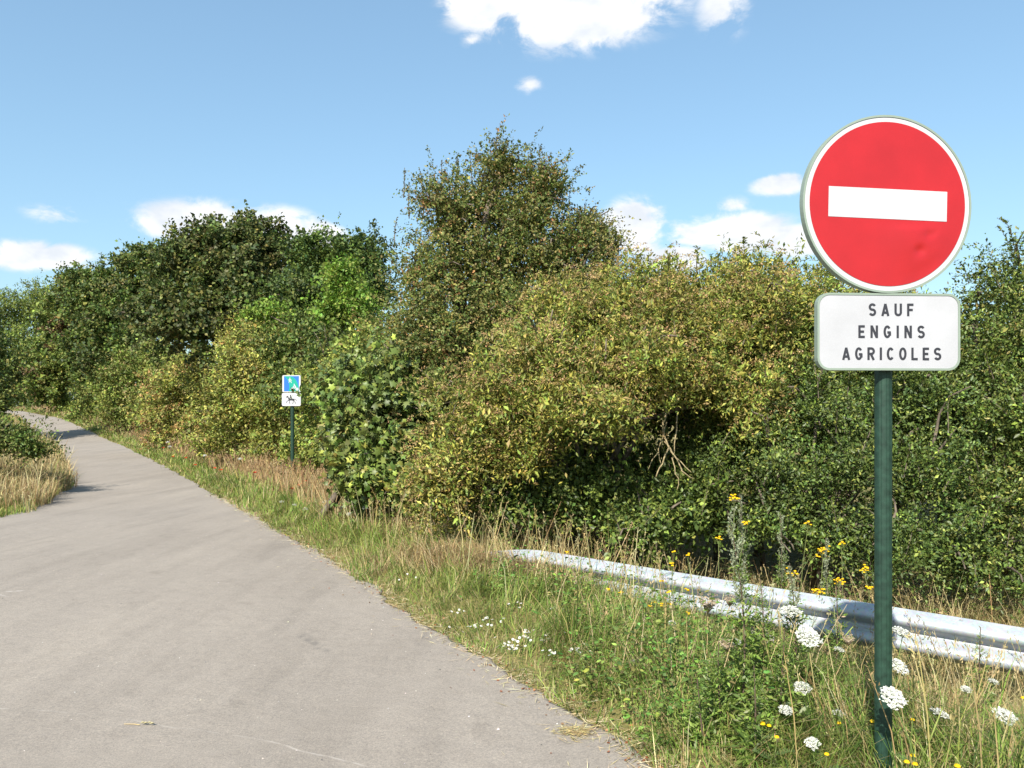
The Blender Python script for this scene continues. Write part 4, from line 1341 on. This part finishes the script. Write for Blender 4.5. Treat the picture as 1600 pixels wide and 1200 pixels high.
def low_weeds():
    """leafy clover, plantain and bindweed in the near verge, too mixed to count"""
    parts = []
    for n, y0, y1, s0, s1, size in [(700, 2.6, 4.4, .12, 1.0, .026), (1000, 4.2, 6.6, .5, 2.2, .028), (500, 7.2, 9.5, 2.6, 4.6, .045)]:
        y = rng.uniform(y0, y1, n); s = rng.uniform(s0, s1, n); x = redge(y) + s / .86
        p = vnoise(x * 1.3, y * 1.3, 51)
        ok = (p > -.1) & (x < .7 * y + .4) & ~((x > 1.15) & (y < 5.6)); x, y = x[ok], y[ok]; n = len(x)
        k = 9
        i = np.repeat(np.arange(n), k)
        hh = rng.random(len(i)) ** 1.4 * rng.uniform(.12, .40, n)[i] * (1 + vnoise(x * 2, y * 2, 52)[i] * .5)
        pos = np.stack([x[i] + rng.normal(0, .05, len(i)), y[i] + rng.normal(0, .05, len(i)), 0 * hh], -1)
        pos[:, 2] = H(pos[:, 0], pos[:, 1]) + hh
        az = rng.random(len(i)) * 6.283
        d = np.stack([np.cos(az), np.sin(az), rng.uniform(-.2, .6, len(i))], -1)
        L_ = size * np.exp(rng.normal(0, .3, len(i)))
        v, f, kk = leaves(pos, d, unit(np.array([0, 0, 1.]) + rng.normal(0, .35, (len(i), 3))), L_, L_ * .55, T_OVAL)
        c = mixcol(len(i), [(.11, .185, .035), (.16, .24, .05), (.08, .14, .03), (.22, .26, .07)], [3, 3, 2, 1], .18)
        c *= (np.exp(rng.normal(0, .22, (n, 1))) * np.exp(rng.normal(0, .12, (n, 3))))[i]
        parts.append((v, f, np.repeat(np.clip(c, 0, .6), kk, axis=0)))
    v, f, c = merge(parts)
    o = build('verge_weeds', v, f, M['leaf'], tint=c); props(o, 'low leafy weeds mixed into the grass before the guard rail', 'weeds', kind='stuff')


low_weeds()


def litter():
    n = 5200
    y = 2.4 + rng.random(n) ** 1.6 * 14
    s = rng.normal(.0, .075, n) + .02
    far = rng.random(n) < .03; s[far] -= np.abs(rng.normal(0, .3, far.sum()))
    x = redge(y) + s
    near = y < 5
    z = np.maximum(hroad(x, y) + .004, H(x, y)) + .003 + rng.random(n) * .005
    az = rng.random(n) * 6.283
    d = np.stack([np.cos(az), np.sin(az), rng.normal(0, .12, n)], -1)
    straw = rng.random(n) < .8
    L_ = np.where(straw, rng.uniform(.03, .13, n), rng.uniform(.008, .022, n))
    W_ = np.where(straw, .0022, L_ * .6) * np.maximum(1, y / 7)
    v, f, k = leaves(np.stack([x, y, z], -1), d, unit(np.array([0, 0, 1.]) + rng.normal(0, .3, (n, 3))), L_, W_ * 1.5, T_FLAT)
    c = np.where(straw[:, None], mixcol(n, [(.50, .42, .25), (.44, .35, .19), (.55, .48, .32)], [1, 1, 1]), mixcol(n, [(.26, .10, .045), (.20, .11, .06), (.33, .17, .08)], [2, 2, 1]))
    o = build('leaf_litter', v, f, M['dry'], tint=np.repeat(c, k, axis=0)); props(o, 'dry straw and fallen brown leaves along the asphalt edge', 'litter', kind='stuff')
    # small tuft of cut straw lying on the asphalt
    n = 260
    c0 = P(893, 1147, 1); dd = CAMZ * FPX / (1147 - HOR)
    x = (893 - 800) / FPX * dd + rng.normal(0, .045, n); y = dd + rng.normal(0, .035, n)
    az = rng.normal(.1, .9, n)
    v, f, k = leaves(np.stack([x, y, hroad(x, y) + .008 + rng.random(n) * .012], -1), np.stack([np.cos(az), np.sin(az), rng.normal(0, .1, n)], -1), unit(np.array([0, 0, 1.]) + rng.normal(0, .3, (n, 3))), rng.uniform(.03, .08, n), np.full(n, .0034), T_FLAT)
    o = build('straw_tuft', v, f, M['dry'], tint=np.repeat(mixcol(n, ST, [1, 1, 1, 1]), k, axis=0)); props(o, 'small tuft of dry straw lying on the asphalt near the verge', 'straw', kind='stuff')
    # grit
    n = 900
    y = 3.0 + rng.random(n) ** 1.5 * 9; x = redge(y) - .15 - rng.random(n) ** 1.2 * (y * .9 + 1.2)
    tv = np.array([(1, 0, 0), (-.5, .86, 0), (-.5, -.86, 0), (.1, 0, .8)]); tf = np.array([(0, 1, 3), (1, 2, 3), (2, 0, 3)])
    r = rng.uniform(.0014, .005, n) * np.exp(rng.normal(0, .3, n)); a = rng.random(n) * 6.28
    rot = np.stack([np.stack([np.cos(a), -np.sin(a)], -1), np.stack([np.sin(a), np.cos(a)], -1)], 1)
    xy = np.einsum('nij,kj->nki', rot, tv[:, :2]) * r[:, None, None] * rng.uniform(.7, 1.3, (n, 4, 1))
    v = np.concatenate([xy + np.stack([x, y], -1)[:, None], (hroad(x, y) + .0045)[:, None, None] + tv[None, :, 2:] * r[:, None, None]], -1).reshape(-1, 3)
    f = ((np.arange(n) * 4)[:, None, None] + tf[None]).reshape(-1, 3)
    c = mixcol(n, [(.42, .40, .36), (.12, .115, .11), (.3, .27, .22), (.6, .57, .52)], [3, 3, 3, 1])
    o = build('road_grit', v, f, M['stem'], tint=np.repeat(c, 4, axis=0)); props(o, 'tiny loose stones scattered over the asphalt', 'grit', kind='stuff')
    # dry leaf with stalk
    dd = CAMZ * FPX / (1133 - HOR); x0 = (225 - 800) / FPX * dd; z0 = float(hroad(x0, dd)) + .006
    root = empty('dry_leaf', (x0, dd, z0), 'curled dry leaf with long pale stalk lying on the asphalt', 'leaf')
    mb = MB()
    for k in range(4):
        a = np.array([-.02 + .016 * k, rng.normal(0, .006), .006]); 
        mb.add(a + np.array([(0, -.008, .004), (.018, -.004, .010), (.022, .006, .004), (.004, .009, .009)]), [(0, 1, 2, 3)], (.40, .35, .20))
    mb.build('blade', M['dry'], root, tint=True)
    mb = MB(); mb.tube([(-.02, 0, .004), (-.05, .004, .006), (-.10, .010, .004)], [.0022, .0014], 4, (.46, .34, .16)); mb.build('stalk', M['dry'], root, tint=True)


litter()


# ------------------------------------------------------------------ flowering plants, each one a thing
def bend_path(a, b, n=7, sag=.06):
    a = np.array(a, float); b = np.array(b, float); t = np.linspace(0, 1, n)[:, None]
    p = a + (b - a) * t
    p += np.array([rng.normal(0, 1), rng.normal(0, 1), 0]) * sag * np.linalg.norm(b - a) * np.sin(np.pi * t)
    return p


def feather(mb, pos, d, ln, col):
    """a divided leaf: a midrib with narrow leaflets"""
    n = 9
    t = np.linspace(.15, 1, n)
    d = unit(np.array(d)[None])[0]; side = unit(np.cross(d, [0, 0, 1.])[None])[0]
    for k, tt in enumerate(t):
        for s in (-1, 1):
            b = pos + d * ln * tt - np.array([0, 0, .25 * ln * tt ** 2])
            e = b + (side * s * .8 + d * .6) * ln * .34 * (1.15 - tt) + [0, 0, .004]
            w = d * ln * .045
            mb.add([b - w, b + w, e + w * .4, e - w * .4], [(0, 1, 2, 3)], np.array(col) * rng.uniform(.8, 1.2))


def carrot(px, py, d, dia, label, tilt=(0, 0), dry=False, group='wild carrot flowers in the verge', side=0.0):
    head = P(px, py, d)
    bx, by = head[0] + rng.normal(0, .05), head[1] + rng.normal(0, .05)
    bz = float(H(bx, by))
    root = empty('wild_carrot' if not dry else 'dried_wild_carrot', (bx, by, bz), label, 'wild flower', group)
    off = np.array([bx, by, bz])
    mb = MB()
    p = bend_path((0, 0, -.02), head - off - [0, 0, dia * .35], 8, .05)
    sc = (.12, .17, .05) if not dry else (.34, .25, .13)
    mb.tube(p, [.0032, .0020], 5, sc)
    mb.build('stem', M['stem'], root, tint=True)
    # umbel: rays and umbellets
    n = 34 if d < 6 else 12
    up = unit(np.array([[tilt[0], tilt[1], 1.0]]))[0]
    a = unit(np.cross(up, [0, 1., 0])[None])[0]; b = np.cross(up, a)
    ray = MB(); fl_pos, fl_n = [], []
    for k in range(n):
        r = dia / 2 * math.sqrt((k + .5) / n) * rng.uniform(.93, 1.06); th = k * 2.39996
        c = a * r * math.cos(th) + b * r * math.sin(th) + up * ((-.22 * dia * (2 * r / dia) ** 2) if not dry else (.5 * dia * (2 * r / dia) ** 2))
        c = head - off + c
        ray.tube([p[-1], (p[-1] + c) / 2 - up * .004, c - up * .002], [.0012, .0008], 3, sc)
        m = 15 if d < 6 else 6
        fl_pos.append(c + (a * rng.normal(0, dia * .045, (m, 1)) + b * rng.normal(0, dia * .045, (m, 1)) + up * rng.normal(.002, .002, (m, 1)))); fl_n.append(np.tile(up, (m, 1)))
    fp = np.concatenate(fl_pos); fn = unit(np.concatenate(fl_n) + rng.normal(0, .28, (len(fp), 3)))
    L_ = rng.uniform(.085, .125, len(fp)) * dia * (1 if d < 6 else 1.8)
    v, f, kk = leaves(fp, sphere_dirs(len(fp)) * [1, 1, .25], fn, L_, L_ * .95, T_DIAMOND)
    wc = [(.62, .62, .57), (.54, .56, .47), (.68, .67, .63)] if not dry else [(.40, .32, .22), (.48, .40, .30), (.34, .26, .16)]
    hd = build('flower_head', v, f, M['petal'], root, np.repeat(np.clip(mixcol(len(fp), wc, [1, 1, 1], .05), 0, .85), kk, axis=0))
    ray.build('rays', M['stem'], hd, tint=True)
    if d < 6:
        for k in range(4):
            lf = MB(); q = p[1 + k % 3]; az = rng.random() * 6.283
            feather(lf, q, (math.cos(az), math.sin(az), .5), rng.uniform(.09, .15), (.09, .14, .04))
            lf.build('leaf', M['leaf'], root, tint=True)


def tansy(px, py, d, heads, size, label, lean=0.0, group='yellow tansy in the verge'):
    top = P(px, py, d)
    bx, by = top[0] + lean + rng.normal(0, .04), top[1] + rng.normal(0, .04)
    bz = float(H(bx, by)); off = np.array([bx, by, bz])
    root = empty('tansy_plant', (bx, by, bz), label, 'wild flower', group)
    p = bend_path((0, 0, -.02), top - off - [0, 0, .05], 8, .06)
    mb = MB(); mb.tube(p, [.004, .0025], 5, (.13, .15, .05))
    tips_ = []
    for k in range(heads):
        r = size * math.sqrt((k + .5) / heads); th = k * 2.39996
        c = top - off + np.array([r * math.cos(th), r * math.sin(th) * .8, rng.normal(0, size * .30) - r * .25])
        mb.tube([p[-1], (p[-1] + c) / 2 + [0, 0, -.01], c], [.0016, .0012], 3, (.13, .15, .05)); tips_.append(c)
    mb.build('stem', M['stem'], root, tint=True)
    fb = MB()
    for c in tips_:
        r = rng.uniform(.009, .0125); col = np.array((.80, .50, .012)) * rng.uniform(.8, 1.1)
        ring_ = [(r * math.cos(t), r * math.sin(t)) for t in np.arange(7) * .8976]
        v = [(c[0] + x, c[1] + y, c[2]) for x, y in ring_] + [(c[0] + .7 * x, c[1] + .7 * y, c[2] + r * .55) for x, y in ring_] + [(c[0], c[1], c[2] + r * .75)]
        f = [(i, (i + 1) % 7, 7 + (i + 1) % 7, 7 + i) for i in range(7)] + [(7 + i, 7 + (i + 1) % 7, 14) for i in range(7)]
        fb.add(v, f, np.clip(col, 0, .85))
    fb.build('flower_heads', M['petal'], root, tint=True, kind='stuff' if heads > 1 else None)
    for k in range(7):
        lf = MB(); q = p[1 + k % 6]; az = rng.random() * 6.283
        feather(lf, q, (math.cos(az), math.sin(az), .35), rng.uniform(.07, .13), (.085, .13, .04)); lf.build('leaf', M['leaf'], root, tint=True)


def mugwort(bx, by, height, label, lean=(0, 0), plume=True, bushy=1.0):
    bz = float(H(bx, by)); root = empty('mugwort_plant', (bx, by, bz), label, 'weed', 'tall mugwort in the verge')
    p = bend_path((0, 0, -.02), (lean[0], lean[1], height), 14, .02)
    mb = MB(); mb.tube(p, [.0052, .0018], 6, (.10, .07, .05))
    # leaves
    def along(t): return np.stack([np.interp(t, np.linspace(0, 1, len(p)), p[:, k]) for k in range(3)], -1)
    n = int(210 * bushy * height)
    t = rng.uniform(.03, .72 if plume else .95, n)
    az = rng.random(n) * 6.283; L0 = (.10 * (1.1 - t)) * rng.uniform(.6, 1.2, n)
    dv = np.stack([np.cos(az), np.sin(az), rng.uniform(.1, .8, n)], -1); dv = unit(dv)
    q = 5; i = np.repeat(np.arange(n), q); u = np.tile(np.linspace(.35, 1, q), n)
    pos = along(t)[i] + dv[i] * (L0[i] * u)[:, None]
    d2 = unit(dv[i] + rng.normal(0, .55, (len(i), 3)))
    L_ = L0[i] * rng.uniform(.35, .6, len(i))
    v, f, kk = leaves(pos, d2, unit(np.array([0, 0, 1.]) + rng.normal(0, .45, (len(i), 3))), L_, L_ * .36, T_DIAMOND)
    c = mixcol(len(i), [(.15, .23, .04), (.20, .27, .06), (.10, .16, .035), (.22, .25, .12)], [3, 3, 2, 1], .16)
    build('leaves', v, f, M['leaf'], root, np.repeat(c, kk, axis=0), kind='stuff')
    if plume:
        br = 16; V = []; 
        pp, dd, cc = [], [], []
        for k in range(br):
            t0 = .52 + .46 * k / br; b = along(np.array([t0]))[0]; a = rng.random() * 6.283
            ln = rng.uniform(.08, .2) * height * (1.25 - t0); e = b + np.array([math.cos(a) * .38, math.sin(a) * .38, 1]) * ln
            mb.tube([b, (b + e) / 2 + [math.cos(a) * .01, math.sin(a) * .01, 0], e], [.002, .001], 3, (.15, .16, .10))
            m = int(ln * 380) + 8
            tt = rng.uniform(.15, 1.05, m)[:, None]
            pp.append(b + (e - b) * tt + rng.normal(0, .006, (m, 3))); dd.append(np.tile(e - b, (m, 1)) + rng.normal(0, .06, (m, 3)))
        pp = np.concatenate(pp); dd = np.concatenate(dd); m = len(pp)
        L_ = rng.uniform(.009, .017, m)
        v, f, kk = leaves(pp, dd, sphere_dirs(m), L_, L_ * .6, T_DIAMOND)
        build('flower_spikes', v, f, M['leaf'], root, np.repeat(mixcol(m, [(.26, .29, .18), (.33, .35, .24), (.20, .23, .12)], [2, 1, 2], .12), kk, axis=0), kind='stuff')
    mb.build('stem', M['stem'], root, tint=True)


def daisies(px, py, d, spread, n, label):
    c = P(px, py, d); gx, gy = c[0], c[1]; bz = float(H(gx, gy)); off = np.array([gx, gy, bz])
    root = empty('mayweed_plant', (gx, gy, bz), label, 'wild flower', 'white mayweed along the asphalt edge')
    st = MB(); pos, nn, col = [], [], []; cen = MB()
    for k in range(n):
        t = c - off + np.array([rng.normal(0, spread), rng.normal(0, spread), rng.normal(0, spread * .7)])
        t[2] = max(t[2], .05)
        st.tube(bend_path((t[0] * .3, t[1] * .3, -.02), t, 5, .1), [.0018, .0010], 3, (.10, .15, .04))
        m = 11; r = rng.uniform(.0055, .0085)
        up = unit(np.array([[rng.normal(0, .35), rng.normal(-.3, .35), 1]]))[0]
        a = unit(np.cross(up, [0, 1., .1])[None])[0]; b = np.cross(up, a); th = np.arange(m) * 6.283 / m
        dv = a * np.cos(th)[:, None] + b * np.sin(th)[:, None]
        pos.append(t + dv * r * .3); nn.append(dv); col.append(np.tile(up, (m, 1)))
        ring_ = [t + (a * math.cos(q) + b * math.sin(q)) * r * .38 + up * .002 for q in np.arange(6) * 1.0472] + [t + up * .005]
        cen.add(ring_, [(i, (i + 1) % 6, 6) for i in range(6)], (.62, .42, .03))
    pos = np.concatenate(pos); nn = np.concatenate(nn); up = np.concatenate(col)
    L_ = np.full(len(pos), .0082)
    v, f, kk = leaves(pos, nn, up, L_, L_ * .5, T_OVAL)
    build('petals', v, f, M['petal'], root, np.full((len(v), 3), .66), kind='stuff')
    cen.build('flower_centres', M['petal'], root, tint=True, kind='stuff')
    st.build('stems', M['stem'], root, tint=True)


def poppy(px, py, d, label):
    c = P(px, py, d); gx, gy = c[0] + rng.normal(0, .04), c[1]; bz = float(H(gx, gy)); off = np.array([gx, gy, bz])
    root = empty('poppy', (gx, gy, bz), label, 'wild flower', 'red poppies round the path sign')
    mb = MB(); mb.tube(bend_path((0, 0, -.02), c - off, 6, .06), [.003, .0018], 4, (.13, .16, .06)); mb.build('stem', M['stem'], root, tint=True)
    for k in range(4):
        a = k * 1.571 + rng.normal(0, .2); r = .042
        v = []
        for i in range(3):
            for j in range(4):
                q = a + (j - 1.5) * .5; rr = r * i / 2 + .002
                v.append(c - off + np.array([rr * math.cos(q), rr * math.sin(q), .018 * (i / 2) ** 2 + .004 * (j % 2) + .003 * (k % 2)]))
        mb = MB(); mb.add(v, [(i * 4 + j, i * 4 + j + 1, i * 4 + j + 5, i * 4 + j + 4) for i in range(2) for j in range(3)], (.62, .055, .016)); mb.build('petal', M['petal'], root, tint=True)
    mb = MB(); mb.tube([c - off, c - off + [0, 0, .014]], [.008, .007], 6, (.03, .03, .02)); mb.build('seed_capsule', M['stem'], root, tint=True)


def clock(px, py, d, label):
    c = P(px, py, d); gx, gy = c[0], c[1]; bz = float(H(gx, gy)); off = np.array([gx, gy, bz])
    root = empty('seed_head_plant', (gx, gy, bz), label, 'wild flower')
    mb = MB(); mb.tube(bend_path((0, 0, -.02), c - off, 6, .05), [.003, .002], 4, (.16, .18, .07)); mb.build('stem', M['stem'], root, tint=True)
    n = 260; u = sphere_dirs(n)
    v, f, kk = leaves(c - off + u * .016, u + rng.normal(0, .5, (n, 3)), sphere_dirs(n), np.full(n, .009), np.full(n, .004), T_DIAMOND)
    build('seed_ball', v, f, M['petal'], root, np.full((len(v), 3), (.66, .62, .54)))


def make_flowers():
    near = [(1235, 950, 3.9, .095, 'white wild carrot umbel in front of the guard rail, highest by the mugwort', (0, -.15)),
            (1265, 992, 3.55, .105, 'large drooping white wild carrot umbel beside the sign shadow on the rail', (.1, -.75)),
            (1410, 984, 3.9, .10, 'white wild carrot umbel touching the lower rail edge right of the post', (.30, -.1)),
            (1404, 1036, 3.5, .095, 'white wild carrot umbel leaning out beside the post below the rail', (.35, -.4)),
            (1397, 1086, 3.0 - .12, .088, 'white wild carrot umbel overlapping the foot of the green post', (.15, -.7)),
            (1254, 1071, 3.5, .075, 'medium white wild carrot umbel left of the post foot', (0, -.35)),
            (1470, 1111, 3.3, .075, 'white wild carrot umbel seen edge on right of the post foot', (.35, .0)),
            (1572, 1115, 3.3, .085, 'white wild carrot umbel growing alone farthest right of the post', (.1, -.45)),
            (1228, 1107, 3.4, .055, 'small white wild carrot umbel among green mugwort leaves', (0, -.4)),
            (1270, 1159, 3.2, .055, 'small white wild carrot umbel lowest in the grass left of the post', (0, -.6)),
            (1310, 1112, 3.5, .05, 'thin flat white wild carrot umbel just left of the post foot', (.1, 0)),
            (1150, 1001, 4.4, .06, 'small pale wild carrot umbel left of the tall mugwort stem', (0, -.3)),
            (1312, 1013, 3.9, .05, 'small pale wild carrot umbel under the rail shadow', (.3, 0)),
            (1510, 1075, 3.7, .045, 'tiny white wild carrot umbel under the rail right of the post', (0, -.3)),
            (1553, 1063, 3.8, .045, 'tiny white wild carrot umbel just below the far right rail', (.3, -.1)),
            (1180, 1030, 4.2, .05, 'small faded white umbel behind the mugwort leaves', (0, -.4)),
            (1085, 1004, 4.6, .04, 'tiny white umbel above the yellow flowers of the verge', (0, -.4)),
            (1050, 972, 4.9, .045, 'tiny white umbel left of the dried brown umbel', (0, -.3))]
    for px, py, d, dia, lab, tl in near:
        carrot(px, py, d, dia, lab, tl)
    for px, py, d, dia, lab in [(1106, 948, 4.3, .10, 'large pinkish brown dried umbel before the left rail'), (1140, 942, 4.3, .06, 'small brown dried umbel beside the larger dried one'),
                                (1136, 1014, 4.0, .07, 'brown curled dried umbel beside the mugwort stem'), (1325, 1004, 3.9, .05, 'small brown dried umbel below the rail shadow')]:
        carrot(px, py, d, dia, lab, (0, -.3), True, group='dried umbels in the verge')
    far = 'small white wild carrot umbel in the grass below the path sign'
    for px, py, d in [(683, 854, 8.2), (737, 800, 9.6), (543, 780, 11.2), (535, 792, 11), (570, 792, 10.6), (508, 783, 12), (477, 794, 12), (440, 783, 13), (460, 788, 12.6), (592, 777, 11.5), (545, 802, 10.5)]:
        carrot(px, py, d, .07, far, (0, -.3), group='small white umbels below the path sign')
    for px, py, d in [(320, 711, 20), (375, 716, 18.5), (265, 697, 24), (262, 690, 25)]:
        carrot(px, py, d, .10, 'small white umbel in the brown grass at the hedge foot beyond the path sign', (0, -.3), group='white umbels beyond the path sign')
    for px, py, d, hd, sz, lab in [(1286, 860, 6.6, 16, .05, 'large yellow tansy cluster behind the rail'), (1147, 776, 6.4, 9, .035, 'high yellow tansy cluster on the mugwort top'),
                                   (1262, 816, 6.8, 4, .025, 'little yellow tansy head high against the dark hedge'), (1237, 894, 6.4, 10, .04, 'yellow tansy cluster touching the rail top left of others'),
                                   (1279, 923, 6.1, 12, .04, 'dense yellow tansy cluster right on the rail edge'), (1311, 906, 6.3, 9, .038, 'yellow tansy cluster above the sign shadow on the rail'),
                                   (1351, 888, 6.4, 8, .03, 'yellow tansy cluster just left of the green post above the rail'), (1315, 848, 6.8, 4, .02, 'tiny yellow tansy head left of the green post'),
                                   (1123, 840, 6.6, 4, .022, 'small yellow tansy head behind the rail by the mugwort'), (1165, 817, 6.6, 5, .03, 'pale yellow tansy head among mugwort spikes'),
                                   (1358, 918, 6.2, 5, .024, 'orange yellow tansy head touching the left side of the post')]:
        tansy(px, py, d, int(hd * 1.6), sz * 1.15, lab)
    yl = 'small yellow flower head in the weeds before the left part of the rail'
    for px, py, d in [(950, 919, 5.6), (970, 926, 5.5), (1034, 907, 5.6), (1022, 941, 5.2), (1033, 944, 5.2), (1047, 944, 5.2), (1017, 947, 5.2), (1045, 925, 5.3), (1074, 922, 5.2), (1075, 958, 5.0), (886, 862, 7.0), (1050, 881, 6.0), (1053, 862, 6.4), (1075, 866, 6.3)]:
        tansy(px, py, d, 3, .016, yl, group='yellow flowers before the left rail')
    yl = 'low yellow flower in the grass around the foot of the post'
    for px, py, d in [(1190, 1130, 3.3), (1200, 1134, 3.3), (1212, 1152, 3.2), (1290, 1178, 3.0), (1424, 1180, 2.9), (1415, 1190, 2.85), (1428, 1194, 2.85), (1494, 1197, 2.85), (1424, 1124, 3.2), (1597, 1090, 3.3), (1310, 1131, 3.3), (1362, 1128, 3.2)]:
        tansy(px, py, d, 1, .006, yl, group='yellow flowers round the post foot')
    k = FPX
    for px, base, top, d, lab, lean, pl in [(1158, 1190, 800, 3.75, 'tallest mugwort with pale flower spikes rising before the rail', (-.05, .05), True), (1188, 1160, 905, 4.0, 'slender dark-stemmed mugwort next to the tallest one', (.0, 0), False),
                                            (1240, 1150, 880, 4.0, 'leafy mugwort with spiky top left of the sign shadow', (-.02, 0), True), (1300, 1120, 905, 4.2, 'thin mugwort standing across the sign shadow on the rail', (.02, 0), False),
                                            (1215, 1195, 985, 3.5, 'short bushy mugwort in the foreground grass', (.03, 0), False), (1130, 1195, 1000, 3.6, 'bushy green mugwort at the asphalt corner', (-.02, 0), False),
                                            (1178, 1200, 1040, 3.35, 'low dense mugwort shoot at the foot of the tallest', (0, 0), False), (1100, 1200, 1060, 3.5, 'low leafy mugwort shoot beside the asphalt edge', (-.03, 0), False),
                                            (1532, 1080, 980, 4.1, 'sparse reddish weed before the rail right of the post', (0, 0), False), (1165, 905, 770, 6.7, 'pale mugwort spikes behind the rail against the dark hedge', (-.05, 0), True),
                                            (1210, 905, 800, 6.7, 'grey green mugwort behind the rail beside the tansy', (.05, 0), True), (1290, 930, 840, 6.4, 'small mugwort behind the rail among tansy heads', (0, 0), True)]:
        x = (px - 800) / k * d
        z0 = float(H(x, d)); z1 = CAMZ + (HOR - top) / k * d
        mugwort(x, d, max(.25, z1 - z0), lab, lean, pl, 2.2 if base > 1150 and not pl else 1.0)
    for px, py, d, sp, n, lab in [(830, 998, 5.0, .075, 26, 'largest clump of small white mayweed flowers by the asphalt'), (745, 985, 5.4, .05, 12, 'small clump of white mayweed farther along the asphalt edge'), (908, 1028, 4.7, .045, 11, 'clump of white mayweed in a short row before the weeds'),
                                  (715, 962, 5.8, .03, 6, 'tiny clump of white mayweed farthest along the asphalt edge'), (800, 1020, 4.9, .05, 14, 'loose white mayweed right on the asphalt edge'), (875, 955, 5.6, .04, 9, 'white mayweed in the long green grass')]:
        daisies(px, py, d, sp, n, lab)
    for px, py, d, sp, n, lab in [(770, 975, 5.5, .04, 5, 'few white mayweed flowers between the two largest mayweed clumps'), (640, 905, 6.9, .05, 5, 'few white mayweed flowers in the green grass where the rail begins'), (940, 985, 5.0, .05, 6, 'few white mayweed flowers at the left side of the leafy weeds'),
                                  (985, 1000, 4.8, .05, 5, 'few white mayweed flowers above the round pale seed head'), (860, 1040, 4.7, .04, 6, 'few white mayweed flowers low beside the asphalt near the straw tuft'), (810, 950, 5.8, .05, 5, 'few white mayweed flowers below the rail end')]:
        daisies(px, py, d, sp, n, lab)
    for q, (px, py) in enumerate([(456, 764), (466, 759), (476, 753), (484, 771), (458, 773), (463, 774), (471, 757), (482, 777)]):
        poppy(px, py, 15.2 + .1 * (q % 3), 'red poppy in the dry grass at the foot of the path sign')
    pr = 'small red poppy in the brown grass beyond the path sign'
    for px, py, d in [(345, 735, 17.5), (335, 732, 18), (398, 739, 16.6), (290, 716, 21), (255, 700, 24), (305, 727, 19.5), (270, 714, 22)]:
        poppy(px, py, d, pr)
    clock(991, 1036, 4.4, 'round pale seed head standing in the grass before the weeds')


make_flowers()
scene.render.engine = 'CYCLES'
